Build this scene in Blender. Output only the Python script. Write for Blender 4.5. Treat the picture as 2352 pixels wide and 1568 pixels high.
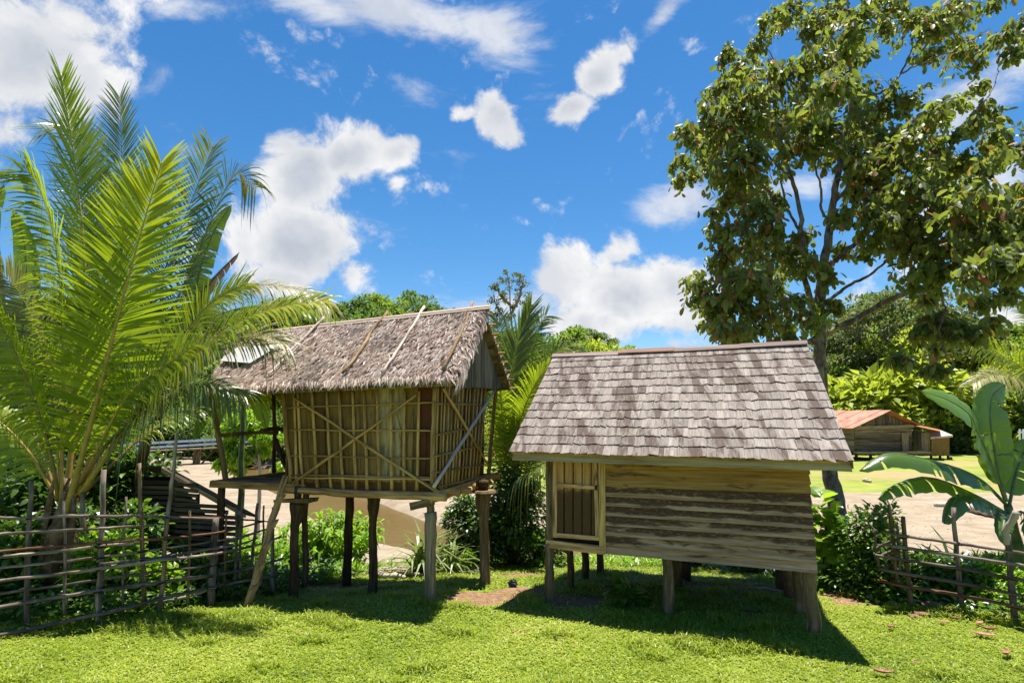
import bpy, math, random
import numpy as np
R = math.radians
rng = np.random.default_rng(7)
random.seed(7)
for o in list(bpy.data.objects): bpy.data.objects.remove(o)
SC = bpy.context.scene
COL = SC.collection

# ------------------------------------------------------------------ camera
FPX, HZ, HC = 1307.0, 968.0, 2.4          # focal length in px of a 2352 px wide view, horizon row, eye height
PIT = math.atan((HZ-784)/FPX)
cd = bpy.data.cameras.new('camera'); cam = bpy.data.objects.new('camera', cd); COL.objects.link(cam)
cd.sensor_width = 36; cd.lens = FPX/2352*36; cd.clip_start = .05; cd.clip_end = 3000
cam.location = (0, 0, HC); cam.rotation_euler = (R(90)+PIT, 0, 0); SC.camera = cam
CC = np.array([0, 0, HC])
def ray(u, v):
    a = (u-1176)/FPX; b = (784-v)/FPX
    return np.array([a, math.cos(PIT)-b*math.sin(PIT), math.sin(PIT)+b*math.cos(PIT)])
def G(u, v, z=0.):
    d = ray(u, v); return CC+d*((z-HC)/d[2])
def PY(u, v, Y):
    d = ray(u, v); return CC+d*(Y/d[1])
def hit(u, v, O, D):
    d = ray(u, v); n = np.array([-D[1], D[0], 0.])
    return CC+d*(np.dot(n, np.array([O[0], O[1], 0])-CC)/np.dot(n, d))

# ------------------------------------------------------------------ sun, sky, exposure
SUNV = np.array([.10, .18, 1.]); SUNV /= np.linalg.norm(SUNV)
sl = bpy.data.lights.new('sun', 'SUN'); so = bpy.data.objects.new('sun', sl); COL.objects.link(so)
sl.energy = 5.0; sl.angle = R(.5); sl.color = (1, .96, .88); so.location = (0, 0, 30)
from mathutils import Vector
so.rotation_euler = Vector(SUNV).to_track_quat('Z', 'Y').to_euler()
SC.view_settings.view_transform = 'Standard'; SC.view_settings.look = 'None'
SC.view_settings.exposure = 1.2; SC.view_settings.gamma = 1

def nd(nt, t, ins=None, **props):
    n = nt.nodes.new(t)
    for k, v in props.items(): setattr(n, k, v)
    for k, v in (ins or {}).items():
        s = n.inputs[k]
        if isinstance(v, bpy.types.NodeSocket): nt.links.new(v, s)
        else: s.default_value = v
    return n
def mth(nt, op, a, b=None, c=None, clamp=False):
    i = {0: a}
    if b is not None: i[1] = b
    if c is not None: i[2] = c
    n = nd(nt, 'ShaderNodeMath', i, operation=op); n.use_clamp = clamp
    return n.outputs[0]
def ss(nt, x, lo, hi):
    return nd(nt, 'ShaderNodeMapRange', {0: x, 1: lo, 2: hi, 3: 0., 4: 1.}, interpolation_type='SMOOTHSTEP').outputs[0]
def mixc(nt, f, a, b, mode='MIX'):
    n = nt.nodes.new('ShaderNodeMix'); n.data_type = 'RGBA'; n.blend_type = mode
    for s, v in ((n.inputs[0], f), (n.inputs[6], a), (n.inputs[7], b)):
        if isinstance(v, bpy.types.NodeSocket): nt.links.new(v, s)
        else: s.default_value = (*v, 1) if isinstance(v, tuple) and len(v) == 3 else v
    return n.outputs[2]
def noise(nt, vec, scale, detail=4, rough=.55, dist=0.):
    return nd(nt, 'ShaderNodeTexNoise', {'Vector': vec, 'Scale': scale, 'Detail': detail, 'Roughness': rough, 'Distortion': dist}).outputs[0]
def ramp(nt, f, stops):
    n = nd(nt, 'ShaderNodeValToRGB', {0: f}); e = n.color_ramp.elements
    while len(e) < len(stops): e.new(.5)
    for k, (p, c) in enumerate(stops): e[k].position = p; e[k].color = (*c, 1) if len(c) == 3 else c
    return n.outputs[0]

def azel(d):
    return np.array([math.atan2(d[0], d[1]), math.asin(d[2]/np.linalg.norm(d))])
def make_world():
    w = bpy.data.worlds.new('World'); SC.world = w; w.use_nodes = True; nt = w.node_tree; nt.nodes.clear()
    sky = nd(nt, 'ShaderNodeTexSky', sky_type='NISHITA')
    sky.sun_disc = False; sky.sun_elevation = math.asin(SUNV[2]); sky.sun_rotation = math.atan2(SUNV[0], SUNV[1])
    sky.air_density = 1.0; sky.dust_density = .15; sky.ozone_density = 3.5
    hsv = nd(nt, 'ShaderNodeHueSaturation', {'Hue': .498, 'Saturation': 1.30, 'Value': 1.0, 'Color': sky.outputs[0]}).outputs[0]
    skyc = nd(nt, 'ShaderNodeVectorMath', {0: hsv, 'Scale': .067}, operation='SCALE').outputs[0]
    tc = nd(nt, 'ShaderNodeTexCoord').outputs['Generated']
    dn = nd(nt, 'ShaderNodeVectorMath', {0: tc}, operation='NORMALIZE').outputs[0]
    xyz = nd(nt, 'ShaderNodeSeparateXYZ', {0: dn}).outputs
    az = mth(nt, 'ARCTAN2', xyz[0], xyz[1]); el = mth(nt, 'ARCSINE', xyz[2])
    pv = nd(nt, 'ShaderNodeCombineXYZ', {0: az, 1: el, 2: 1.}).outputs[0]
    n1 = noise(nt, dn, 8.5, 10, .64, .35)
    n2 = noise(nt, dn, 2.6, 5, .55); n5 = noise(nt, dn, 26., 6, .6)
    st = nd(nt, 'ShaderNodeMapping', {'Vector': dn, 'Rotation': (0, R(-38), 0), 'Scale': (4.5, 9, 11)}).outputs[0]
    n3 = noise(nt, st, 1.0, 10, .66, .4)
    def field(blobs):
        f = None
        for (u, v, ru, rv, rot, k) in blobs:
            c = azel(ray(u, v)); cr, sr = math.cos(R(rot)), math.sin(R(rot))
            a1 = azel(ray(u+ru*cr, v-ru*sr))-c; a2 = azel(ray(u+rv*sr, v+rv*cr))-c
            M = np.linalg.inv(np.array([a1, a2]).T); off = -M@c
            x = nd(nt, 'ShaderNodeVectorMath', {0: pv, 1: (M[0, 0], M[0, 1], off[0])}, operation='DOT_PRODUCT').outputs['Value']
            y = nd(nt, 'ShaderNodeVectorMath', {0: pv, 1: (M[1, 0], M[1, 1], off[1])}, operation='DOT_PRODUCT').outputs['Value']
            r2 = mth(nt, 'MULTIPLY_ADD', x, x, mth(nt, 'MULTIPLY', y, y))
            g = mth(nt, 'MULTIPLY_ADD', mth(nt, 'DIVIDE', 1.0, mth(nt, 'ADD', r2, 1.0)), 2.2*k, -1.2*k)
            f = g if f is None else mth(nt, 'SMOOTH_MAX', f, g, .15)
        return f
    puffy = [(60, 130, 260, 190, 0, 1.4), (190, 200, 130, 120, 30, 1.2), (0, 300, 90, 70, 0, .8), (-150, 100, 300, 300, 0, 1),
             (700, 400, 125, 125, 0, 1.5), (690, 560, 165, 125, 0, 1.5), (800, 360, 150, 80, 25, 1.3), (915, 345, 85, 48, 28, 1.2), (660, 330, 70, 50, 0, 1.), (640, 640, 140, 60, 0, 1), (800, 620, 60, 60, 0, .5), (560, 560, 60, 120, 0, .8),
             (912, 425, 24, 24, 0, .5), (1140, 270, 80, 76, 0, 1.3), (1165, 315, 60, 40, 0, 1.), (1075, 262, 50, 24, 20, .8),
             (1375, 175, 95, 62, 50, 1.3), (1310, 250, 90, 50, 35, 1.2), (1430, 125, 55, 36, 50, .8),
             (1290, 640, 115, 95, 0, 1.4), (1430, 680, 160, 100, -10, 1.4), (1560, 665, 140, 85, 0, 1.3), (1350, 740, 190, 60, 0, 1), (1420, 580, 60, 42, 30, .75), (1600, 740, 180, 55, 0, .7),
             (1160, 690, 60, 40, 0, .6), (2310, 735, 90, 45, 0, .9), (1960, 690, 60, 25, 20, .4), (1560, 790, 60, 26, 0, .8), (2100, 760, 200, 40, 0, .5),
             (-900, 500, 500, 160, 0, .9), (3300, 400, 600, 200, 0, .9), (1176, -2600, 600, 900, 0, .7)]
    wispy = [(960, 40, 330, 90, -12, 1.2), (1130, 90, 190, 90, -25, 1.1), (760, 30, 170, 60, -20, .7), (380, 18, 90, 40, -10, .6), (1520, 40, 110, 28, 48, .7),
             (1560, 470, 150, 66, 8, 1.15), (1720, 450, 170, 60, 10, .9), (2230, 240, 190, 70, 30, 1.0), (2290, 420, 180, 70, 30, .9), (2100, 480, 200, 60, 30, .8), (1850, 430, 120, 60, 0, .7), (2340, 120, 80, 50, 30, .5), (940, 185, 80, 30, -10, .35), (1250, 700, 300, 90, 0, .3)]
    fp = mth(nt, 'ADD', field(puffy), mth(nt, 'ADD', mth(nt, 'MULTIPLY_ADD', n1, 3.6, -1.72), mth(nt, 'MULTIPLY_ADD', n5, 1.1, -.55)))
    dp = ss(nt, fp, -.08, .68)
    fw = mth(nt, 'ADD', field(wispy), mth(nt, 'MULTIPLY_ADD', n3, 4.0, -2.08))
    dw = mth(nt, 'MULTIPLY', ss(nt, fw, -.1, 1.1), .8)
    dens = mth(nt, 'MAXIMUM', dp, dw)
    thick = ss(nt, mth(nt, 'ADD', fp, mth(nt, 'MULTIPLY_ADD', n2, 3.2, -1.6)), .75, 1.75)
    cc = mixc(nt, thick, (.95, .96, .97), (.66, .70, .77))
    cc2 = mixc(nt, ss(nt, n1, .38, .66), (.80, .82, .86), (1.06, 1.05, 1.04))
    cc = mixc(nt, 1.0, cc, cc2, 'MULTIPLY')
    ccs = nd(nt, 'ShaderNodeVectorMath', {0: cc, 'Scale': .42}, operation='SCALE').outputs[0]
    fin = mixc(nt, dens, skyc, ccs)
    bg = nd(nt, 'ShaderNodeBackground', {'Color': fin, 'Strength': 1.0})
    out = nd(nt, 'ShaderNodeOutputWorld', {0: bg.outputs[0]})
make_world()

# ------------------------------------------------------------------ mesh helpers
ORG = {}
class MB:
    def __init__(s): s.V = []; s.F = []; s.A = []; s.W = []; s.n = 0
    def add(s, V, F, gc=None, v=.5):
        V = np.asarray(V, float).reshape(-1, 3); k = len(V)
        groups = {}
        if isinstance(F, np.ndarray): groups = {F.shape[1]: F}
        else:
            for f in F: groups.setdefault(len(f), []).append(f)
        for q, a in groups.items(): s.F.append(np.asarray(a, np.int64)+s.n)
        s.V.append(V); s.A.append(np.zeros((k, 3)) if gc is None else np.asarray(gc, float).reshape(-1, 3))
        s.W.append(np.full(k, v) if np.isscalar(v) else np.asarray(v, float)); s.n += k
    def build(s, name, mat, parent=None, smooth=False, origin=None):
        V = np.concatenate(s.V); A = np.concatenate(s.A); W = np.concatenate(s.W)
        if parent is not None: org = ORG[parent.name]
        elif origin is not None: org = np.array(origin, float)
        else: org = np.array([(V[:, 0].min()+V[:, 0].max())/2, (V[:, 1].min()+V[:, 1].max())/2, V[:, 2].min()])
        me = bpy.data.meshes.new(name); me.vertices.add(len(V)); me.vertices.foreach_set('co', (V-org).ravel().astype(np.float32))
        L = np.concatenate([f.ravel() for f in s.F]); T = np.concatenate([np.full(len(f), f.shape[1]) for f in s.F])
        me.loops.add(len(L)); me.loops.foreach_set('vertex_index', L.astype(np.int32))
        me.polygons.add(len(T)); me.polygons.foreach_set('loop_start', np.concatenate([[0], np.cumsum(T)[:-1]]).astype(np.int32))
        me.update(calc_edges=True)
        a = me.attributes.new('gc', 'FLOAT_VECTOR', 'POINT'); a.data.foreach_set('vector', A.ravel().astype(np.float32))
        a = me.attributes.new('v', 'FLOAT', 'POINT'); a.data.foreach_set('value', W.astype(np.float32))
        me.polygons.foreach_set('use_smooth', np.full(len(T), bool(smooth)))
        me.materials.append(mat)
        o = bpy.data.objects.new(name, me); COL.objects.link(o)
        if parent is not None: o.parent = parent
        else: o.location = org
        ORG[o.name] = org
        return o
def tag(o, label=None, cat=None, group=None, kind=None):
    if label: o['label'] = label
    if cat: o['category'] = cat
    if group: o['group'] = group
    if kind: o['kind'] = kind
    return o
def root(name, loc, label, cat, group=None):
    o = bpy.data.objects.new(name, None); COL.objects.link(o); o.location = loc; o.empty_display_size = .2
    ORG[o.name] = np.array(loc, float); return tag(o, label, cat, group)
def copy_tree(o, loc, rz=0, sc=1, label=None, first=True, parent=None):
    c = o.copy(); COL.objects.link(c); ORG[c.name] = ORG.get(o.name)
    if first:
        c.location = loc; c.rotation_euler = (0, 0, rz); c.scale = (sc, sc, sc) if np.isscalar(sc) else sc
        if label: c['label'] = label
    else: c.parent = parent
    for ch in list(o.children): copy_tree(ch, None, first=False, parent=c)
    return c
def nrm(a):
    a = np.asarray(a, float); return a/np.maximum(np.linalg.norm(a, axis=-1, keepdims=True), 1e-9)
def path(pts, n):
    """smooth curve (Catmull-Rom) through points, n samples"""
    P = np.asarray(pts, float)
    if len(P) == 2: return P[0]+(P[1]-P[0])*np.linspace(0, 1, n)[:, None]
    Q = np.vstack([2*P[0]-P[1], P, 2*P[-1]-P[-2]]); L = np.r_[0, np.cumsum(np.linalg.norm(np.diff(P, axis=0), axis=1))]
    s = np.linspace(0, L[-1], n); out = []
    for x in s:
        i = min(max(np.searchsorted(L, x, 'right')-1, 0), len(P)-2); t = (x-L[i])/(L[i+1]-L[i])
        a, b, c, d = Q[i], Q[i+1], Q[i+2], Q[i+3]
        out.append(.5*((2*b)+(-a+c)*t+(2*a-5*b+4*c-d)*t*t+(-a+3*b-3*c+d)*t**3))
    return np.array(out)
def tube(mb, pts, rad, sides=7, v=.5, n=None, jit=0., rj=0., caps=True, flat=1.):
    P = path(pts, n) if n else np.asarray(pts, float).copy(); m = len(P)
    rad = np.interp(np.linspace(0, 1, m), np.linspace(0, 1, len(rad)), rad) if not np.isscalar(rad) else np.full(m, rad)
    if jit: P[1:-1] += rng.normal(0, jit, (m-2, 3))
    T = nrm(np.gradient(P, axis=0)); up = np.array([0, 0, 1.]) if abs(T[0, 2]) < .9 else np.array([0, 1., 0])
    s = nrm(np.cross(T[0], up)); S = []
    for t in T: s = nrm(s-t*np.dot(s, t)); S.append(s)
    S = np.array(S); U = np.cross(T, S)
    a = np.linspace(0, 2*math.pi, sides, endpoint=False)+rng.random()*6
    rr = rad[:, None]*(1+(rng.normal(0, rj, (m, sides)) if rj else 0))
    V = P[:, None]+S[:, None]*(np.cos(a)[None, :, None]*rr[..., None])+U[:, None]*(np.sin(a)[None, :, None]*rr[..., None]*flat)
    Ls = np.r_[0, np.cumsum(np.linalg.norm(np.diff(P, axis=0), axis=1))]; z = rng.random()*50
    gc = np.stack([np.repeat(Ls[:, None], sides, 1), np.repeat((np.abs(a-a.mean())*rad.mean())[None], m, 0), np.full((m, sides), z)], -1)
    F = []
    for i in range(m-1):
        for j in range(sides):
            k = (j+1) % sides; F.append((i*sides+j, i*sides+k, (i+1)*sides+k, (i+1)*sides+j))
    if caps: F.append(tuple(range(sides))[::-1]); F.append(tuple(range((m-1)*sides, m*sides)))
    mb.add(V.reshape(-1, 3), F, gc.reshape(-1, 3), v)
HEXF = [(0, 3, 2, 1), (4, 5, 6, 7), (0, 1, 5, 4), (1, 2, 6, 5), (2, 3, 7, 6), (3, 0, 4, 7)]
def plank(mb, p0, p1, wv, tv, v=.5, warp=0.):
    """board along p0->p1; wv and tv are the full width and thickness vectors (centred)"""
    p0, p1, wv, tv = [np.asarray(x, float) for x in (p0, p1, wv, tv)]
    V = []; gc = []; L = np.linalg.norm(p1-p0); W = np.linalg.norm(wv); z = rng.random()*50
    for p, l in ((p0, 0), (p1, L)):
        for a, b in ((-.5, -.5), (.5, -.5), (.5, .5), (-.5, .5)):
            V.append(p+wv*a+tv*b+(rng.normal(0, warp, 3) if warp else 0)); gc.append((l, (a+.5)*W, z))
    mb.add(V, HEXF, gc, v)
def quadbox(mb, a, b, c, d, n, th, v=.5, gcs=None):
    """slab on quad abcd (a->b along grain) thickened by th along n"""
    a, b, c, d, n = [np.asarray(x, float) for x in (a, b, c, d, n)]; z = rng.random()*50
    L = np.linalg.norm(b-a); W = np.linalg.norm(d-a)
    V = [a, b, c, d, a+n*th, b+n*th, c+n*th, d+n*th]; g = [(0, 0, z), (L, 0, z), (L, W, z), (0, W, z)]*2
    mb.add(V, [(0, 3, 2, 1), (4, 5, 6, 7), (0, 1, 5, 4), (1, 2, 6, 5), (2, 3, 7, 6), (3, 0, 4, 7)], g, v)
def pole(mb, p0, p1, r0, r1=None, sides=7, n=7, jit=.008, rj=.05, v=None):
    tube(mb, [p0, p1], [r0, r1 or r0], sides, rng.random() if v is None else v, n, jit, rj)

# leaf templates: (verts, faces); x along the leaf, y across, z up
LEAF = (np.array([[0, 0, 0], [.3, .5, .1], [.3, 0, 0], [.3, -.5, .1], [.68, .46, .03], [.68, 0, -.07], [.68, -.46, .03], [1, 0, -.16]]),
        [(0, 2, 1), (0, 3, 2), (1, 2, 5, 4), (2, 3, 6, 5), (4, 5, 7), (5, 6, 7)])
OVAL = (np.array([[0, 0, 0], [.25, .34, .05], [.25, 0, 0], [.25, -.34, .05], [.6, .5, .04], [.6, 0, -.03], [.6, -.5, .04], [.88, .34, -.02], [.88, 0, -.07], [.88, -.34, -.02], [1, 0, -.1]]),
        [(0, 2, 1), (0, 3, 2), (1, 2, 5, 4), (2, 3, 6, 5), (4, 5, 8, 7), (5, 6, 9, 8), (7, 8, 10), (8, 9, 10)])
DIAM = (np.array([[0, 0, 0], [.45, .5, .12], [1, 0, 0], [.45, -.5, .12]]), [(0, 1, 2), (0, 2, 3)])
BLADE = (np.array([[0, .35, 0], [0, -.35, 0], [.5, .5, .12], [.5, -.5, .12], [1, 0, -.05]]), [(0, 1, 3, 2), (2, 3, 4)])
SWORD = (np.array([[0, .4, 0], [0, -.4, 0], [.35, .5, .10], [.35, -.5, .10], [.7, .4, .05], [.7, -.4, .05], [1, 0, -.12]]), [(0, 1, 3, 2), (2, 3, 5, 4), (4, 5, 6)])
def scatter(mb, tmpl, pos, d, up, L, W, v, curl=1.):
    T, F = tmpl; n = len(pos); pos = np.asarray(pos, float)
    X = nrm(d); Yv = nrm(np.cross(up, X)); Z = np.cross(X, Yv)
    L = np.broadcast_to(L, n); W = np.broadcast_to(W, n)
    V = pos[:, None]+X[:, None]*(T[None, :, 0]*L[:, None])[..., None]+Yv[:, None]*(T[None, :, 1]*W[:, None])[..., None]+Z[:, None]*(T[None, :, 2]*L[:, None]*curl)[..., None]
    k = len(T); off = (np.arange(n)*k)[:, None]
    gr = {}
    for f in F: gr.setdefault(len(f), []).append(f)
    gc = np.broadcast_to(T[None], (n, k, 3)).copy(); gc[..., 2] = rng.random(n)[:, None]*20
    vv = np.repeat(np.broadcast_to(v, n), k)
    base = mb.n
    mb.V.append(V.reshape(-1, 3)); mb.A.append(gc.reshape(-1, 3)); mb.W.append(vv); mb.n += n*k
    for q, fs in gr.items():
        fa = np.array(fs)
        mb.F.append((off[:, None, :]+fa[None]).reshape(-1, q)+base)
def rdir(n, zmin=-1., zmax=1.):
    z = rng.uniform(zmin, zmax, n); a = rng.uniform(0, 2*math.pi, n); r = np.sqrt(1-z*z)
    return np.stack([r*np.cos(a), r*np.sin(a), z], -1)

# ------------------------------------------------------------------ materials
def newmat(name):
    m = bpy.data.materials.new(name); m.use_nodes = True; nt = m.node_tree; nt.nodes.clear(); return m, nt
def attr(nt, name):
    return nd(nt, 'ShaderNodeAttribute', attribute_name=name)
def finish(nt, col, rough=.8, bump=None, bs=.3, bd=.01, spec=.3, trans=None, tf=.35, metal=0.):
    i = {'Base Color': col, 'Roughness': rough, 'Specular IOR Level': spec, 'Metallic': metal}
    if bump is not None: i['Normal'] = nd(nt, 'ShaderNodeBump', {'Strength': bs, 'Distance': bd, 'Height': bump}).outputs[0]
    p = nd(nt, 'ShaderNodeBsdfPrincipled', i).outputs[0]
    if trans is not None:
        t = nd(nt, 'ShaderNodeBsdfTranslucent', {'Color': trans}).outputs[0]
        p = nd(nt, 'ShaderNodeMixShader', {0: tf, 1: p, 2: t}).outputs[0]
    nd(nt, 'ShaderNodeOutputMaterial', {0: p})
def scl(nt, v, s):
    return nd(nt, 'ShaderNodeVectorMath', {0: v, 1: s}, operation='MULTIPLY').outputs[0]
def wood(name, c1, c2, c3, sx=1.5, sy=28, rough=.88, bs=.5, moss=None, stain=None, vr=(.6, 1.35)):
    m, nt = newmat(name); g = attr(nt, 'gc').outputs['Vector']; v = attr(nt, 'v').outputs['Fac']
    n1 = noise(nt, scl(nt, g, (sx, sy, 1)), 1., 7, .62, .3)
    n2 = noise(nt, scl(nt, g, (1.2, 5, 1)), 1.4, 5, .6)
    c = ramp(nt, n1, [(.30, c1), (.5, c2), (.72, c3)])
    if stain: c = mixc(nt, ss(nt, n2, stain[1], stain[1]+.14), c, stain[0])
    if moss: c = mixc(nt, mth(nt, 'MULTIPLY', ss(nt, noise(nt, g, 5., 5, .6), .45, .62), moss[1]), c, moss[0])
    k = nd(nt, 'ShaderNodeMapRange', {0: v, 1: 0., 2: 1., 3: vr[0], 4: vr[1]}).outputs[0]
    c = nd(nt, 'ShaderNodeVectorMath', {0: c, 'Scale': k}, operation='SCALE').outputs[0]
    finish(nt, c, rough, n1, bs, .012, .2); return m
def leafm(name, cols, tcol, rough=.42, tf=.38, spec=.45, dead=None):
    m, nt = newmat(name); g = attr(nt, 'gc').outputs['Vector']; v = attr(nt, 'v').outputs['Fac']
    n = len(cols); c = ramp(nt, v, [(i/(n-1)*(.9 if dead else 1.), c) for i, c in enumerate(cols)]+([(.93, dead)] if dead else []))
    c = mixc(nt, mth(nt, 'MULTIPLY', noise(nt, g, 3., 2), .35), c, (.02, .03, .008))
    t = mixc(nt, .45, c, tcol); finish(nt, c, rough, None, trans=t, tf=tf, spec=spec); return m
M = {}
M['greywood'] = wood('weathered_grey_wood', (0.065, 0.044, 0.026), (0.216, 0.160, 0.097), (0.389, 0.301, 0.194))
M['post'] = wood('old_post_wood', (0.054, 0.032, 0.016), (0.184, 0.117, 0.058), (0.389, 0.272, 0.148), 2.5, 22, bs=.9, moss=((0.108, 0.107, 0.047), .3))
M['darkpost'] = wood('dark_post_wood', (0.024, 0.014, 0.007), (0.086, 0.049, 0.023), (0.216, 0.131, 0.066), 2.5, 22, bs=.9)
M['lath'] = wood('split_pole_wood', (0.162, 0.087, 0.031), (0.400, 0.243, 0.086), (0.583, 0.389, 0.163), 2., 30, bs=.4)
M['palelath'] = wood('pale_pole_wood', (.25, .19, .15), (.48, .39, .32), (.62, .53, .45), 2., 30, bs=.4)
M['floorlog'] = wood('floor_log_wood', (0.108, 0.053, 0.022), (0.356, 0.204, 0.086), (0.605, 0.389, 0.179), 2., 24, bs=.7)
M['beam'] = wood('beam_wood', (0.130, 0.068, 0.027), (0.432, 0.253, 0.109), (0.648, 0.418, 0.210), 2., 24, bs=.6, stain=((0.076, 0.044, 0.022), .56))
M['fence'] = wood('fence_stick_wood', (.04, .03, .024), (.165, .125, .10), (.38, .315, .26), 3., 20, bs=.7)
M['redrail'] = wood('reddish_rail_wood', (.05, .022, .015), (.13, .06, .035), (.22, .12, .08), 3., 20, bs=.7)
M['roofpole'] = wood('roof_pole_wood', (.16, .12, .10), (.42, .34, .28), (.60, .52, .45), 3., 20)
M['ridge'] = wood('ridge_bark_wood', (.13, .09, .07), (.32, .24, .19), (.50, .41, .34), 1., 30)
M['gable'] = wood('grey_gable_boards', (0.054, 0.041, 0.028), (0.184, 0.146, 0.105), (0.356, 0.301, 0.226), 1.3, 30)
M['shed'] = wood('shed_slats', (0.022, 0.017, 0.012), (0.081, 0.060, 0.040), (0.184, 0.141, 0.097), 1.5, 24)
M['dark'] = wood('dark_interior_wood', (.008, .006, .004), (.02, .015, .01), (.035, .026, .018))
M['clap'] = wood('far_house_planks', (.05, .035, .022), (.15, .11, .07), (.28, .22, .15), .4, 5, bs=.2)

def bark_panel():
    m, nt = newmat('bark_wall_panels'); g = attr(nt, 'gc').outputs['Vector']; v = attr(nt, 'v').outputs['Fac']
    c = ramp(nt, v, [(0, (0.088, 0.024, 0.008)), (.22, (0.110, 0.030, 0.010)), (.3, (0.154, 0.077, 0.020)), (.6, (0.231, 0.134, 0.038)), (.8, (0.319, 0.223, 0.095)), (1, (0.440, 0.342, 0.182))])
    n1 = noise(nt, scl(nt, g, (2.5, 22, 1)), 1., 6, .6, .4); n2 = noise(nt, g, 3.5, 5, .6)
    c = mixc(nt, mth(nt, 'MULTIPLY', ss(nt, n1, .55, .35), .55), c, (.035, .025, .012))
    c = mixc(nt, mth(nt, 'MULTIPLY', ss(nt, n2, .5, .7), .5), c, (.09, .075, .035))
    finish(nt, c, .8, n1, .6, .01, .25); return m
M['panel'] = bark_panel()

def clap_wall():
    """weatherboards: v is each board's height 0..1 on the wall, gc.y runs across the board from its lower edge"""
    m, nt = newmat('mildewed_weatherboards'); g = attr(nt, 'gc').outputs['Vector']; v = attr(nt, 'v').outputs['Fac']
    n1 = noise(nt, scl(nt, g, (1.4, 26, 1)), 1., 8, .65, .3); n2 = noise(nt, scl(nt, g, (1.6, 7, 1)), 1.6, 7, .65, .6)
    n3 = noise(nt, scl(nt, g, (5, 14, 1)), 3.0, 6, .7)
    grey = ramp(nt, n1, [(.3, (0.200, 0.110, 0.059)), (.5, (0.399, 0.253, 0.147)), (.7, (0.598, 0.411, 0.260))])
    och = ramp(nt, n1, [(.3, (0.196, 0.093, 0.021)), (.5, (0.356, 0.197, 0.048)), (.7, (0.494, 0.290, 0.080))])
    c = mixc(nt, ss(nt, v, .62, .80), grey, och)
    sp = nd(nt, 'ShaderNodeSeparateXYZ', {0: g}).outputs; y = sp[1]; bz = nd(nt, 'ShaderNodeTexWhiteNoise', {'W': sp[2]}, noise_dimensions='1D').outputs['Value']; lowf = noise(nt, scl(nt, g, (.9, 3, 1)), 1., 3)
    band = mth(nt, 'MULTIPLY', ss(nt, v, -.25, .35), ss(nt, v, .86, .62))
    up = ss(nt, y, .015, .075)
    s = ss(nt, mth(nt, 'ADD', mth(nt, 'MULTIPLY', mth(nt, 'MULTIPLY', band, up), .95), mth(nt, 'ADD', mth(nt, 'MULTIPLY_ADD', n2, 2.6, -1.36), mth(nt, 'ADD', mth(nt, 'MULTIPLY_ADD', bz, .45, -.25), mth(nt, 'MULTIPLY_ADD', lowf, 1.6, -.8)))), .18, .66)
    c = mixc(nt, mth(nt, 'MULTIPLY', s, .9), c, mixc(nt, ss(nt, n3, .5, .68), (.055, .026, .012), (.26, .15, .085)))
    s2 = mth(nt, 'MULTIPLY', ss(nt, n2, .56, .68), .6)
    c = mixc(nt, s2, c, (.07, .045, .022))
    finish(nt, c, .85, n1, .6, .01, .25); return m
M['wall'] = clap_wall()
def door_m():
    m, nt = newmat('stained_door_boards'); g = attr(nt, 'gc').outputs['Vector']; v = attr(nt, 'v').outputs['Fac']
    x = nd(nt, 'ShaderNodeSeparateXYZ', {0: g}).outputs[0]
    n1 = noise(nt, scl(nt, g, (2, 30, 1)), 1., 7, .62, .3); n2 = noise(nt, g, 8., 6, .65)
    c = ramp(nt, n1, [(.3, (0.247, 0.120, 0.039)), (.5, (0.437, 0.239, 0.085)), (.7, (0.570, 0.342, 0.143))])
    f = mth(nt, 'ADD', ss(nt, x, .72, .5), mth(nt, 'MULTIPLY_ADD', n2, 1.3, -.8))
    c = mixc(nt, mth(nt, 'MULTIPLY', ss(nt, f, .1, .7), mth(nt, 'MULTIPLY', v, .95)), c, (.075, .040, .016))
    finish(nt, c, .8, n1, .5, .01, .25); return m
M['door'] = door_m()
def shingle_m():
    m, nt = newmat('weathered_wood_shingles'); g = attr(nt, 'gc').outputs['Vector']; v = attr(nt, 'v').outputs['Fac']
    tc = nd(nt, 'ShaderNodeTexCoord').outputs['Object']
    n1 = noise(nt, scl(nt, g, (4, 26, 1)), 1., 7, .65, .2); n2 = noise(nt, scl(nt, tc, (4.2, .9, .9)), 1.2, 6, .64, .4)
    c = ramp(nt, n1, [(.30, (.125, .097, .080)), (.46, (.225, .186, .160)), (.60, (.285, .243, .214)), (.72, (.38, .333, .30))])
    k = nd(nt, 'ShaderNodeMapRange', {0: v, 1: 0., 2: 1., 3: .74, 4: 1.16}).outputs[0]
    c = nd(nt, 'ShaderNodeVectorMath', {0: c, 'Scale': k}, operation='SCALE').outputs[0]
    st = ss(nt, mth(nt, 'ADD', n2, mth(nt, 'MULTIPLY_ADD', n1, .5, mth(nt, 'MULTIPLY', v, -.14))), .66, .80)
    c = mixc(nt, mth(nt, 'MULTIPLY', st, .85), c, (.07, .044, .034))
    finish(nt, c, .85, n1, .5, .006, .2); return m
M['shingle'] = shingle_m()
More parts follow.
